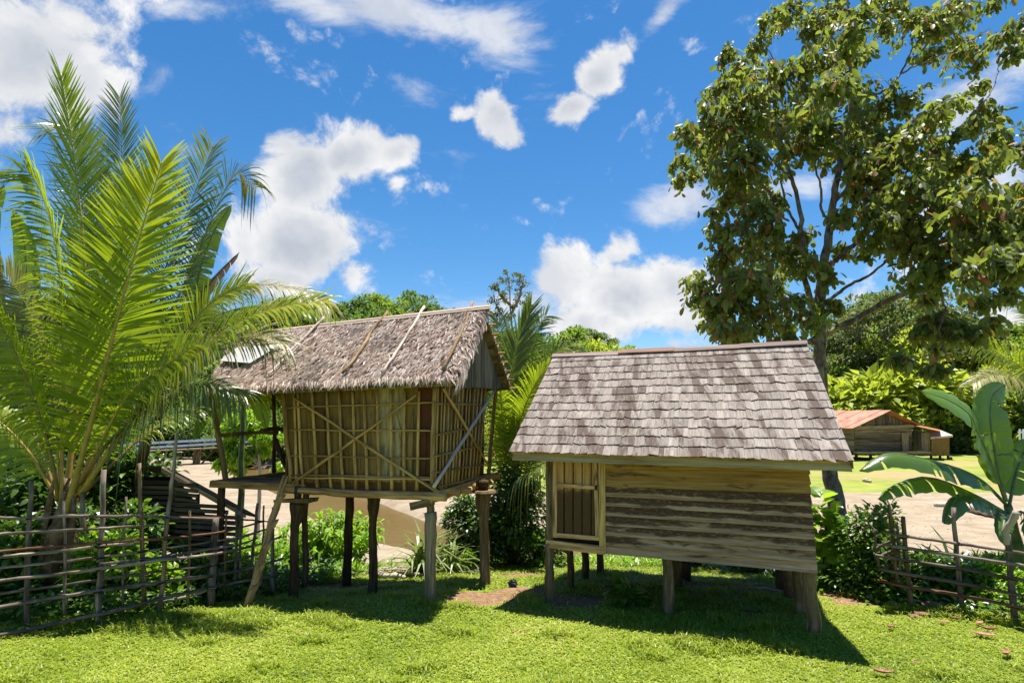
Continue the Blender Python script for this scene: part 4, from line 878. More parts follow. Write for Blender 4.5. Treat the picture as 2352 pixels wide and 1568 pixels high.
# ------------------------------------------------------------------ far houses
def far_house():
    zz = lambda x, y: (1894.9+.2381*x, 660.3+.2381*y); up = np.array([0, 0, 1.])
    f = lambda x, y, dy=0.: PY(*zz(x, y), 50+dy)
    rt = root('far_plank_house', f(500, 1600), 'far plank house with a rusty orange sheet roof across the sandy river bed', 'house')
    L0, L1 = f(285, 1360), f(285, 1575); Rr, R1 = f(835, 1340, 1.2), f(835, 1590, 1.2); ap = f(580, 1188, .5); back = np.array([-5.2, 5., 0])
    # front boards
    n = 10
    for k in range(n):
        t0, t1 = k/n, (k+1)/n-.01; a = L1+(L0-L1)*t0; b = R1+(Rr-R1)*t0; c = R1+(Rr-R1)*t1; d = L1+(L0-L1)*t1
        if k == 0: mbw = MB()
        quadbox(mbw, a, b, c, d, np.array([0, -1, 0.]), .04+.02*(k % 2), [.3, .25, .2, .25, .1, .05, .15, .8, .9, .8][k])
    mbw.build('wall', M['clap'], rt)
    mb = MB(); z0, z1_ = L1, L0
    for k in range(9):
        t0, t1 = k/9, (k+1)/9-.015; quadbox(mb, L1+(L0-L1)*t0+back, L1+(L0-L1)*t0, L1+(L0-L1)*t1, L1+(L0-L1)*t1+back, np.array([-.7, -.7, 0]), .05, .6+.3*rng.random())
    mb.build('wall', M['clap'], rt)
    mb = MB(); quadbox(mb, R1, Rr, Rr+back, R1+back, up*0+np.array([.7, .7, 0]), .05, .3); quadbox(mb, R1+back, L1+back, L0+back, Rr+back, np.array([0, 1, 0.]), .05, .3); mb.build('wall', M['clap'], rt)
    mb = MB(); g0, g1 = f(325, 1345, .05), f(815, 1335, 1.2); m = 15
    for k in range(m):
        t0, t1 = k/m, (k+1)/m-.008; tp = lambda t: g0+(g1-g0)*t+up*((ap[2]-g0[2]-.25)*(t/.53 if t < .53 else (1-t)/.47))
        quadbox(mb, g0+(g1-g0)*t0, tp(t0), tp(t1), g0+(g1-g0)*t1, np.array([0, -1, 0.]), .05, float(rng.choice([.1, .3, .9, .7, .2])))
    mb.build('gable_wall', M['clap'], rt)
    mb = MB(); plank(mb, f(285, 1352, -.1), f(850, 1335, 1.0), up*.25, np.array([0, .2, 0]), .8); mb.build('tie_beam', M['greywood'], rt)
    ov = np.array([.25, -.45, 0]); eL_ = f(272, 1362, -.4); eR_ = f(925, 1322, 1.0); a_ = ap+ov
    mb = MB(); m = 12
    for k in range(m):
        s0, s1 = k/m, (k+1)/m; A = eL_+back*1.15*s0; B = eL_+back*1.15*s1; C_ = a_+back*1.15*s1; D = a_+back*1.15*s0
        quadbox(mb, A, B-(B-A)*.02, C_-(C_-D)*.02, D, up, .06+.03*(k % 2), rng.random())
    mb.build('roof', M['rust'], rt)
    mb = MB(); quadbox(mb, eR_, eR_+back*1.15, a_+back*1.15, a_, up, -.08, .5); mb.build('roof', M['rust'], rt)
    for x, dy in ((300, 0), (440, .2), (640, .6), (830, 1.1)):
        mb = MB(); pole(mb, f(x, 1660, dy+.1), f(x, 1570, dy+.1), .14, .13, 6, 3); mb.build('stilt', M['darkpost'], rt, True)
    mb = MB(); quadbox(mb, f(730, 1400, .9), f(745, 1590, .9), f(800, 1592, .95), f(800, 1400, .95), np.array([0, -1, 0]), .1, .6); mb.build('door', M['greywood'], rt)
    mb = MB(); plank(mb, f(290, 1590, -.3), f(1000, 1590, .5), up*.2, np.array([0, .6, 0]), .6); mb.build('porch_beam', M['greywood'], rt)
    # lean-to on the right, and thatched hut
    rt = root('rusty_lean_to', f(900, 1620, 1.5), 'narrow rusty roofed lean-to attached to the right side of the far plank house', 'shed')
    mb = MB(); quadbox(mb, f(820, 1328, 1.), f(1115, 1392, 0), f(1110, 1375, 3), f(840, 1318, 4), up, .06, .5); mb.build('roof', M['rust'], rt)
    mb = MB(); quadbox(mb, f(850, 1370, 2.5), f(850, 1590, 2.5), f(930, 1590, 1.6), f(930, 1390, 1.6), np.array([0, -1, 0]), .08, .1)
    quadbox(mb, f(925, 1395, .9), f(925, 1590, .9), f(1005, 1590, .9), f(1005, 1410, .9), np.array([0, -1, 0]), .08, .75); mb.build('wall', M['clap'], rt)
    rt = root('small_thatched_store', f(1100, 1620, 1.2), 'small thatched store on posts at the right end of the far plank house', 'hut')
    mb = MB(); quadbox(mb, f(1020, 1460, .6), f(1235, 1440, .6), f(1120, 1392, 2.6), f(1000, 1400, 2.6), up, .16, .55); mb.build('roof', M['thatch'], rt)
    mb = MB(); quadbox(mb, f(1020, 1450, 1), f(1020, 1620, 1), f(1190, 1620, 1.2), f(1185, 1440, 1.2), np.array([0, -1, 0]), .1, .6)
    quadbox(mb, f(1190, 1440, 1.2), f(1190, 1620, 1.2), f(1190, 1620, 4.), f(1190, 1440, 4.), np.array([1, 0, 0]), .1, .5); mb.build('wall', M['panel'], rt)
    for x in (1025, 1110, 1188):
        mb = MB(); pole(mb, f(x, 1690, 1.3), f(x, 1610, 1.3), .1, .1, 6, 3); mb.build('post', M['darkpost'], rt, True)
    rt = root('red_roofed_house', f(120, 1500, 9), 'house with a dull red roof showing just behind the rusty far roof', 'house')
    mb = MB(); quadbox(mb, f(60, 1215, 8), f(235, 1215, 8), f(285, 1158, 11), f(120, 1158, 11), up, .1, .5); mb.build('roof', M['redroof'], rt)
    mb = MB(); quadbox(mb, f(80, 1215, 8.5), f(80, 1600, 8.5), f(300, 1600, 8.5), f(300, 1170, 8.5), np.array([0, 1, 0]), .1, .2); mb.build('wall', M['clap'], rt)
    rt = root('white_gate', PY(2350, 1045, 40), 'small white slatted gate far off at the right edge behind the banana leaves', 'gate')
    for k in range(5):
        mb = MB(); u = 2342+k*8; plank(mb, PY(u, 1022, 40), PY(u, 985, 40), np.array([.1, 0, 0]), np.array([0, .05, 0]), .5); mb.build('slat', M['white'], rt)
    for v in (992, 1014):
        mb = MB(); plank(mb, PY(2338, v, 39.9), PY(2380, v, 39.9), up*.1, np.array([0, .05, 0]), .5); mb.build('rail', M['white'], rt)
far_house()

# ------------------------------------------------------------------ palms
def frond(parent, pts, L, n, face, mat='coco', rm='rachis', r0=.03, droop=.25, a0=64, a1=34, vfold=.25, start=.2, w=.042, vr=(.15, .8), tipv=.3, one=0, Lend=.52, name='frond'):
    n = int(n*1.7); w = w*.74
    P = path(pts, 60); m = len(P); T = nrm(np.gradient(P, axis=0)); t = np.linspace(0, 1, m)
    N0 = nrm(face); S = nrm(np.cross(T, N0)); N = np.cross(S, T)
    for side in (1, -1):
        if one and side != one: continue
        tt = start+(1-start)*(np.arange(n)+rng.uniform(-.3, .3, n))/n; tt = np.clip(tt, 0, 1); n_ = len(tt)
        ip = lambda A: np.stack([np.interp(tt, t, A[:, k]) for k in range(3)], -1)
        p, tg, s, nn = ip(P), ip(T), ip(S), ip(N); q = (tt-start)/(1-start)
        ll = L*np.where(q < .25, .45+.55*(q/.25)**.7, np.where(q < .6, 1, 1-(1-Lend)*((q-.6)/.4)**1.3))*rng.normal(1, .06, n_)
        ang = R(a0)+(R(a1)-R(a0))*q+rng.normal(0, .03, n_)
        d = s*side*np.sin(ang)[:, None]+tg*np.cos(ang)[:, None]+nn*(vfold+rng.normal(0, .06, n_))[:, None]; d = nrm(d)
        ns = 6; V = []; gc = []; dr = droop*(1+rng.normal(0, .25, n_)); kink = rng.random(n_) < .06; dr = np.where(kink, dr+.6, dr)
        wv = nrm(tg*.9+nn*.35*side*0+np.cross(d, s)*.0); wv = nrm(wv-d*np.sum(wv*d, 1, keepdims=True))
        wv = nrm(wv+nn*rng.normal(.25, .12, (n_, 1)))
        for k in range(ns+1):
            x = k/ns; c = p+d*(ll*x)[:, None]*(1-.25*dr[:, None]*x*x)+np.array([0, 0, -1.])*(ll*dr*x*x)[:, None]
            hw = w*.5*(np.array([.35, 1, 1.0, .9, .7, .42, .03])[k])*(.6+.4*np.minimum(1, ll/L))
            V += [c+wv*hw[:, None] if np.ndim(hw) else c+wv*hw, c-wv*hw[:, None] if np.ndim(hw) else c-wv*hw]; gc += [np.full(n_, x)]*2
        V = np.stack(V, 1); gcx = np.stack(gc, 1); k2 = 2*(ns+1)
        v = np.clip(rng.uniform(*vr, n_)+tipv*q**3, 0, 1)
        if side == 1 or one: mb = MB()
        F = np.array([(2*k, 2*k+1, 2*k+3, 2*k+2) for k in range(ns)]); idx = (np.arange(n_)*k2)[:, None, None]+F[None]
        vv = np.clip(np.repeat(v[:, None], k2, 1)+.25*(gcx > .9), 0, 1)
        mb.add(V.reshape(-1, 3), idx.reshape(-1, 4), np.stack([gcx, gcx*0, np.repeat(rng.random(n_)[:, None]*9, k2, 1)], -1).reshape(-1, 3), vv.ravel())
    o = mb.build(name, M[mat], parent)
    mb = MB(); tube(mb, P, [r0, r0*.75, r0*.5, r0*.22, r0*.12], 7, .5, None, 0, 0); mb.build('stalk', M[rm], o, True)
    return o
z3 = lambda x, y: (.4761*x, 114.8+.4761*y)
def W(u, v, Y): return PY(u, v, Y)
def big_palm():
    W = lambda u, v, Y: PY(u, v, Y+.45+max(0, 7.9-Y)*.55)
    B = W(165, 1190, 7.9); rt = root('coconut_palm', G(120, 1370), 'big young coconut palm with bright fronds spreading over the left fence', 'palm tree')
    toc = np.array([.35, -1, .15])
    b = lambda u=165, v=1185, Y=7.9: W(u, v, Y)
    # front to back
    frond(rt, [b(150, 1185, 7.8), W(215, 950, 7.6), W(268, 740, 7.4), W(322, 540, 7.25), W(372, 372, 7.1)], 1.08, 62, toc, r0=.048, droop=.14, a0=78, a1=28, start=.16, w=.068, vr=(.2, .65), tipv=.6, vfold=.22)
    frond(rt, [b(180, 1130), W(235, 1010, 7.7), W(300, 900, 7.5), W(378, 840, 7.3), W(450, 790, 7.1)], .85, 44, np.array([.1, -.9, .6]), droop=.30, start=.35, vr=(.2, .7), r0=.036)
    frond(rt, [b(185, 1135, 7.85), W(308, 953, 7.3), W(378, 872, 7.1), W(547, 742, 6.7), W(660, 702, 6.5), W(752, 690, 6.4)], .80, 66, np.array([-.2, -.75, .75]), droop=.40, start=.25, vr=(.25, .8), r0=.042, a0=68, tipv=.5)
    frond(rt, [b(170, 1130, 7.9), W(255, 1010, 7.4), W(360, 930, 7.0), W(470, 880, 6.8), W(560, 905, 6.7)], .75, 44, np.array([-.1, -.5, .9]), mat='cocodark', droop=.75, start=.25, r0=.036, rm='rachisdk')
    frond(rt, [b(150, 1150, 8.0), W(178, 900, 8.1), W(195, 620, 8.2), W(172, 380, 8.2), W(140, 170, 8.0)], .95, 62, np.array([.9, -.45, .1]), mat='coco', droop=.12, a0=50, a1=18, start=.3, vr=(.05, .45), r0=.042)
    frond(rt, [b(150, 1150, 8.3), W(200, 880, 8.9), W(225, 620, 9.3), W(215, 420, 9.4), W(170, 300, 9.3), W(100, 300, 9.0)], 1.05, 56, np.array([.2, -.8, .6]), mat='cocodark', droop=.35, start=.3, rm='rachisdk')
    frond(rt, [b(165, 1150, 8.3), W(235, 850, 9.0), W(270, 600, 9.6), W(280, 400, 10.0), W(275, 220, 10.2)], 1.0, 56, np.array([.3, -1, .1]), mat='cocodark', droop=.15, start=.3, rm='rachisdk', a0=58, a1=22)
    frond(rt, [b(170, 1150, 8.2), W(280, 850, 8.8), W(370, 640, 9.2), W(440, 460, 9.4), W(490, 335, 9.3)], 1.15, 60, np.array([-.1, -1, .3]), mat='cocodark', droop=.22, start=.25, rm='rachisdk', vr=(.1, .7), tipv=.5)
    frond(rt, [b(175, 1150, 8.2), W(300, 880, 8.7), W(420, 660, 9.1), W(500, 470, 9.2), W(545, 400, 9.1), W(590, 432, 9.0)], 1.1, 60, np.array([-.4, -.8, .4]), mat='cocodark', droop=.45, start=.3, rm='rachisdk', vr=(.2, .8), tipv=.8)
    frond(rt, [b(140, 1150, 7.8), W(145, 900, 7.8), W(140, 680, 7.7), W(118, 520, 7.6), W(70, 400, 7.5), W(0, 400, 7.4)], .95, 62, np.array([-.5, -.7, .5]), mat='coco', droop=.35, start=.28, vr=(.0, .5))
    frond(rt, [b(135, 1150, 7.8), W(120, 1060, 7.6), W(85, 930, 7.5), W(45, 830, 7.4), W(0, 740, 7.3), W(-60, 680, 7.2)], .80, 50, np.array([-.3, -.9, .3]), mat='coco', droop=.45, start=.3, vr=(.1, .7), rm='rachisdk', tipv=.3)
    frond(rt, [b(140, 1160, 8.0), W(70, 980, 8.2), W(-20, 800, 8.3), W(-120, 700, 8.2)], .95, 50, np.array([.2, -.8, .5]), mat='cocodark', droop=.35, start=.2, rm='rachisdk')
    frond(rt, [b(140, 1160, 7.9), W(60, 1030, 7.7), W(-30, 950, 7.6), W(-130, 930, 7.5)], .8, 40, np.array([.2, -.6, .8]), mat='coco', droop=.6, start=.2)
    frond(rt, [b(170, 1150, 8.4), W(300, 950, 9.3), W(420, 760, 9.8), W(560, 660, 10.0), W(700, 668, 10.1), W(760, 710, 10.1)], .8, 56, np.array([-.2, -.6, .8]), mat='cocodry', droop=.65, start=.3, rm='rachisdk', tipv=.3)
    frond(rt, [b(175, 1150, 8.3), W(330, 1000, 9.0), W(440, 940, 9.6), W(540, 905, 10.), W(640, 915, 10.2)], .7, 44, np.array([-.2, -.5, .8]), mat='coco', droop=.55, start=.3, rm='rachisdk')
    frond(rt, [b(160, 1160, 8.1), W(215, 930, 8.1), W(240, 720, 8.0), W(262, 560, 7.8), W(300, 440, 7.6)], .9, 50, np.array([.1, -1, .2]), mat='cocodark', droop=.2, start=.3, vr=(.2, .8))
    frond(rt, [b(180, 1140, 7.95), W(290, 985, 7.6), W(370, 890, 7.3), W(470, 800, 7.0), W(580, 770, 6.9), W(660, 790, 6.9)], .85, 56, np.array([-.2, -.7, .75]), mat='cocodry', droop=.5, start=.22, r0=.036, a0=66, tipv=.1)
    frond(rt, [b(175, 1140, 8.1), W(300, 960, 8.2), W(400, 800, 8.3), W(480, 700, 8.3), W(570, 650, 8.3)], .9, 52, np.array([-.2, -.9, .4]), mat='coco', droop=.35, start=.25, r0=.036, rm='rachisdk')
    frond(rt, [b(140, 1150, 8.1), W(120, 900, 8.4), W(60, 700, 8.4), W(-20, 600, 8.2)], .95, 50, np.array([.1, -.9, .4]), mat='cocodry', droop=.35, start=.2, rm='rachis', tipv=.0)
    # base: sheaths and short trunk
    g = G(120, 1370); mb = MB(); tube(mb, [[g[0], g[1]+.7, -.1], W(118, 1300, 7.8), W(150, 1180, 7.9), W(165, 1100, 8.0)], [.24, .19, .13, .09], 12, .5, 14, .01, .08); mb.build('trunk', M['palmbark'], rt, True)
    for (u0, v0, u1, v1, r) in ((110, 1360, 150, 1130, .07), (165, 1345, 170, 1140, .06), (85, 1340, 125, 1100, .05), (195, 1300, 190, 1130, .05)):
        mb = MB(); tube(mb, [W(u0, v0, 7.75), W((u0+u1)/2-4, (v0+v1)/2, 7.7), W(u1, v1, 7.75)], [r, r*.9, r*.6], 9, .5, 10, .004, .05, flat=.6); mb.build('sheath', M['palmbark'], rt, True)
    for k in range(16):   # brown dead sheaths hanging about the base
        mb = MB(); u = rng.uniform(40, 250); v = rng.uniform(1180, 1260); Y = 7.7+rng.random()*.5
        tube(mb, [W(150, 1170, 7.9), W(u, v, Y), W(u+rng.normal(0, 18), v+rng.uniform(60, 130), Y)], [.03, .022, .01], 5, .5, 8, .01, .1, flat=.4); mb.build('dead_stalk', M['palmbark'], rt, True)
big_palm()

def palm(name_label, cat, base, fr, group=None, trunk=None, stuffmat='coco'):
    rt = root('coconut_palm', base, name_label, cat, group)
    for f in fr: frond(rt, *f[0], **f[1])
    if trunk is not None:
        mb = MB(); tube(mb, trunk[0], trunk[1], 10, .5, 14, .01, .05); mb.build('trunk', M['palmbark'], rt, True)
    return rt
def mid_palm():
    Y = 12.4; b = lambda dx=0: W(1185+dx, 1165, Y); D = dict
    c = np.array([.05, -1, .1])
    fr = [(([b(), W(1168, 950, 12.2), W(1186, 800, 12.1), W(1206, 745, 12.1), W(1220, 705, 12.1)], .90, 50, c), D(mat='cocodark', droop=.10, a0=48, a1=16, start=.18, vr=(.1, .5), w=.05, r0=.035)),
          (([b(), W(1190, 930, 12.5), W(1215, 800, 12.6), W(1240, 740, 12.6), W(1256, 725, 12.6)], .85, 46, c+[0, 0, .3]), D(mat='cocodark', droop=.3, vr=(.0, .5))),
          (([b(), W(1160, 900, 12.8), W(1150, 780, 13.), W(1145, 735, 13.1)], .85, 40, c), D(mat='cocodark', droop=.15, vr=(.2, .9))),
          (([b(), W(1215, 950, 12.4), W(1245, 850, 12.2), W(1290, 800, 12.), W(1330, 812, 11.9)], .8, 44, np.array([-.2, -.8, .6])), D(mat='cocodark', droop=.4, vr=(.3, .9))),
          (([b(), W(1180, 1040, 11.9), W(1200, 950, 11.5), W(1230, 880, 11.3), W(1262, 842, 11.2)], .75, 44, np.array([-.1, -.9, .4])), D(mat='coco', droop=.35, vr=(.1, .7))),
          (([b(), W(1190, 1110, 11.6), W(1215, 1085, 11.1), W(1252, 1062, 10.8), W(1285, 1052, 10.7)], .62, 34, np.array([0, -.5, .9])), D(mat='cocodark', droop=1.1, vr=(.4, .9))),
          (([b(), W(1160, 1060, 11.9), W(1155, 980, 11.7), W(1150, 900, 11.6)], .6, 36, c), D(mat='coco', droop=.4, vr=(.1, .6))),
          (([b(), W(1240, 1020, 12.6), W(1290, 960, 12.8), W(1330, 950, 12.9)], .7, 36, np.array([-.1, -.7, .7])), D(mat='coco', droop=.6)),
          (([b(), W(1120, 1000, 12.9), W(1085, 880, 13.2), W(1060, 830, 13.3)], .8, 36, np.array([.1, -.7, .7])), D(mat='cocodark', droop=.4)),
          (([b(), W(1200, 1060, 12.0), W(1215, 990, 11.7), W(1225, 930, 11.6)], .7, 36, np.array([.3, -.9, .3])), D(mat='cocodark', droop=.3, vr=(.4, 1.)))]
    palm('green coconut palm standing in the gap between the two stilt huts', 'palm tree', [b()[0], Y, gz(b()[0], Y)], fr,
         trunk=([[b()[0], Y, gz(b()[0], Y)-.1], b()], [.2, .1]))
mid_palm()
def edge_palm():
    Y = 15.; b = lambda: W(2430, 1010, Y); D = dict; c = np.array([-.1, -.9, .3])
    fr = [(([b(), W(2400, 900, Y), W(2340, 840, Y), W(2285, 808, Y), W(2235, 785, Y)], .95, 50, c), D(droop=.45, vr=(.2, .8))),
          (([b(), W(2400, 930, 14.6), W(2350, 880, 14.4), W(2290, 860, 14.2), W(2232, 880, 14.)], .85, 46, c+[0, .3, .5]), D(mat='cocodry', droop=.6)),
          (([b(), W(2410, 850, Y), W(2375, 750, Y), W(2340, 700, Y), W(2310, 690, Y)], .95, 46, c), D(mat='coco', droop=.3)),
          (([b(), W(2415, 820, 15.5), W(2400, 720, 15.8), W(2390, 640, 16)], .95, 40, c), D(mat='cocodark', droop=.2)),
          (([b(), W(2450, 850, Y), W(2480, 750, Y), W(2530, 700, Y)], .95, 40, c), D(mat='cocodark', droop=.3))]
    palm('coconut palm leaning in from the right edge above the banana plant', 'palm tree', [b()[0], Y, gz(b()[0], Y)], fr, trunk=([[b()[0]+.3, Y, gz(b()[0], Y)-.1], b()], [.22, .14]))
    Y = 66.; b2 = lambda: W(1985, 872, Y); c = np.array([0, -1, .3]); fr = []
    for k in range(11):
        a = 2*math.pi*k/11; e = .5+.5*math.sin(k*2.3); p = b2(); dx = .55*np.array([math.cos(a), math.sin(a), 0])
        fr.append((([p, p+dx*1.0+[0, 0, 1.2*e+.3], p+dx*2.2+[0, 0, .9*e+.1], p+dx*2.9+[0, 0, -.6]], .5, 16, np.array([dx[0]*-.2, -.3, 1.])), D(mat='cocodark', droop=.6, w=.09, start=.1, vr=(.4, 1.))))
    palm('far palm with a pale crown at the wood edge beside the leaning tree trunk', 'palm tree', [b2()[0], Y, gz(b2()[0], Y)], fr, trunk=([[b2()[0], Y, gz(b2()[0], Y)-.1], b2()], [.12, .09]))
edge_palm()

# ------------------------------------------------------------------ banana plants
def banana_leaf(parent, pts, hw, face, mat='banana', tears=5, droop=.25, r0=.022, L0=.12, fold=.15):
    m = 34; P = path(pts, m); T = nrm(np.gradient(P, axis=0)); N0 = nrm(face); S = nrm(np.cross(T, N0)); N = np.cross(S, T); t = np.linspace(0, 1, m)
    prof = np.where(t < L0, 0.03, np.sin(np.clip((t-L0)/(1-L0), 0, 1)**.8*math.pi)**.55)*hw
    mb = MB()
    for side in (1, -1):
        cut = set(rng.choice(np.arange(6, m-3), tears, replace=False)) if tears else set()
        k = int(L0*m); st = k
        while st < m-1:
            en = st+1
            while en < m-1 and en not in cut: en += 1
            V = []; gc = []; dd = rng.normal(0, .06)
            for i in range(st, en+1):
                sh = (.018 if (i == st and st in cut) else (-.018 if (i == en and en in cut) else 0))
                for j in range(5):
                    x = j/4; w = prof[i]*x; wav = .012*math.sin(i*1.9+side)*x
                    p = P[i]+S[i]*side*w*(1-.12*x)+N[i]*(fold*w*(1-x)-.0)+np.array([0, 0, -1.])*(droop+dd)*w*x+N[i]*wav+T[i]*sh*x*6*hw
                    V.append(p); gc.append((t[i], x, side*3.))
            n = en-st+1; F = [(a*5+b, a*5+b+1, a*5+b+6, a*5+b+5) for a in range(n-1) for b in range(4)]
            mb.add(V, F, gc, .5); st = en
    o = mb.build('leaf', M[mat], parent, True)
    mb = MB(); tube(mb, P, [r0*1.3, r0, r0*.6, r0*.25], 6, .5, None, 0, 0, flat=.7); mb.build('midrib', M['bananastem'], o, True)
def bananas():
    Y = 8.6; f = lambda x, y, dy=0.: PY(*z6(x, y), Y+dy); g = f(1400, 1190); gg = np.array([g[0]+.15, Y+.1, gz(g[0], Y)])
    rt = root('banana_plant', gg, 'large banana plant with broad arching leaves behind the right fence', 'banana plant')
    banana_leaf(rt, [f(1305, 830), f(1235, 640), f(1150, 450, -.1), f(1085, 310, -.2), f(950, 220, -.3), f(800, 172, -.35)], .33, [.35, -.8, .55], tears=2, droop=.15)
    banana_leaf(rt, [f(1310, 830), f(1265, 660), f(1230, 480), f(1212, 330), f(1225, 200, .1), f(1300, 130, .25)], .36, [.05, -1, .05], tears=2, droop=.03)
    banana_leaf(rt, [f(1310, 850), f(1140, 690, -.2), f(920, 600, -.4), f(620, 545, -.6), f(430, 645, -.7)], .25, [-.1, -.35, 1.], tears=5, droop=.7, mat='bananadk')
    banana_leaf(rt, [f(1310, 900), f(1110, 785, -.2), f(860, 690, -.3), f(660, 735, -.5), f(545, 812, -.6)], .20, [-.1, -.45, 1.], tears=7, droop=.6)
    banana_leaf(rt, [f(1310, 910), f(1140, 815, -.2), f(1020, 800, -.4), f(935, 960, -.6)], .17, [-.1, -.5, 1.], tears=5, droop=.8, mat='bananadk')
    banana_leaf(rt, [f(1325, 850), f(1370, 650, .1), f(1440, 500, .2), f(1560, 480, .2)], .26, [-.4, -.8, .4], tears=3, droop=.2)
    banana_leaf(rt, [f(1330, 900), f(1420, 900, -.1), f(1500, 1000, -.2), f(1540, 1150, -.2)], .2, [-.3, -.5, .8], tears=4, droop=.5, mat='bananadk')
    banana_leaf(rt, [f(1330, 900), f(1300, 930, -.3), f(1290, 1020, -.45), f(1330, 1110, -.5)], .13, [-.3, -.7, .3], tears=2, droop=.2, mat='bananadk')
    mb = MB(); tube(mb, [gg-[0, 0, .1], (gg+f(1345, 1010))/2+[0, 0, 0], f(1315, 850)], [.11, .085, .05], 11, .5, 12, .004, .04); mb.build('stem', M['bananastem'], rt, True)
    # banana clump behind the coconut palm
    Y = 10.6; h = lambda x, y, dy=0.: PY(*z3(x, y), Y+dy); g = W(330, 1250, Y)
    rt = root('banana_plant', [g[0], Y, gz(g[0], Y)], 'tall banana plant half hidden behind the big coconut palm', 'banana plant')
    t = W(400, 900, Y)
    banana_leaf(rt, [t, h(930, 1350), h(955, 1100), h(1030, 880), h(1118, 745)], .27, [.2, -1, .0], mat='bananadk', tears=8, droop=.05)
    banana_leaf(rt, [t, h(900, 1350), h(1010, 1230, -.2), h(1130, 1150, -.4), h(1250, 1128, -.5)], .22, [-.1, -.8, .6], mat='bananadk', tears=5, droop=.2)
    banana_leaf(rt, [t, h(930, 1360), h(1080, 1270, -.1), h(1250, 1240, -.2), h(1420, 1260, -.2), h(1560, 1310, -.2)], .24, [-.1, -.6, .8], mat='banana', tears=5, droop=.3)
    banana_leaf(rt, [t, h(940, 1250), h(1010, 1130), h(1090, 1040), h(1155, 975)], .12, [.1, -1, .1], mat='bananadead', tears=8, droop=1.0)
    banana_leaf(rt, [t, W(300, 850, Y), W(200, 760, Y), W(80, 760, Y-.2)], .35, [.1, -.8, .6], mat='bananadk', tears=4, droop=.3)
    banana_leaf(rt, [t, W(430, 900, Y), W(470, 930, Y-.3), W(445, 1010, Y-.4)], .16, [.1, -1, .1], mat='bananadk', tears=3, droop=.2)
    banana_leaf(rt, [t, W(450, 880, Y), W(500, 900, Y-.3), W(505, 975, Y-.4)], .16, [.1, -1, .4], mat='banana', tears=3, droop=.2)
    mb = MB(); tube(mb, [[g[0], Y, gz(g[0], Y)-.1], W(325, 1050, Y), t], [.13, .11, .06], 11, .3, 12, .006, .05); mb.build('stem', M['palmbark'], rt, True)
    Y = 9.5; g = W(30, 1300, Y); rt = root('banana_plant', [g[0], Y, gz(g[0], Y)], 'banana plant with a pale broad leaf low at the left edge behind the fence', 'banana plant')
    t = W(20, 1160, Y)
    banana_leaf(rt, [t, W(-10, 1060, Y-.2), W(40, 1000, Y-.3), W(110, 1010, Y-.4)], .2, [0, -.9, .3], tears=2, droop=.1)
    banana_leaf(rt, [t, W(40, 900, Y), W(60, 600, Y), W(30, 480, Y)], .3, [.2, -1, .2], tears=3, droop=.1)
    banana_leaf(rt, [t, W(-10, 900, Y), W(-30, 560, Y-.2), W(10, 420, Y-.3)], .28, [.4, -1, .2], tears=3, droop=.1, mat='bananadk')
    mb = MB(); tube(mb, [[g[0], Y, gz(g[0], Y)-.1], t], [.12, .07], 10, .3, 8, .006, .05); mb.build('stem', M['bananastem'], rt, True)
    # hanging leaf seen under the left eave
    Y = 12.; g = W(560, 1150, Y); rt = root('banana_plant', [g[0], Y, gz(g[0], Y)], 'banana plant whose torn leaf hangs in view under the left end of the thatched roof', 'banana plant')
    t = W(560, 860, Y)
    banana_leaf(rt, [t, W(575, 850, Y), W(592, 905, Y-.1), W(612, 985, Y-.2)], .22, [.1, -1, .1], tears=4, droop=.1)
    banana_leaf(rt, [t, W(600, 820, Y), W(660, 840, Y), W(690, 930, Y)], .25, [.1, -1, .4], tears=4, droop=.3, mat='bananadk')
    banana_leaf(rt, [t, W(520, 800, Y), W(450, 830, Y), W(430, 930, Y)], .25, [.1, -1, .4], tears=4, droop=.3, mat='bananadk')
    mb = MB(); tube(mb, [[g[0], Y, gz(g[0], Y)-.1], t], [.08, .045], 9, .3, 8, .01, .05); mb.build('stem', M['bananastem'], rt, True)
bananas()

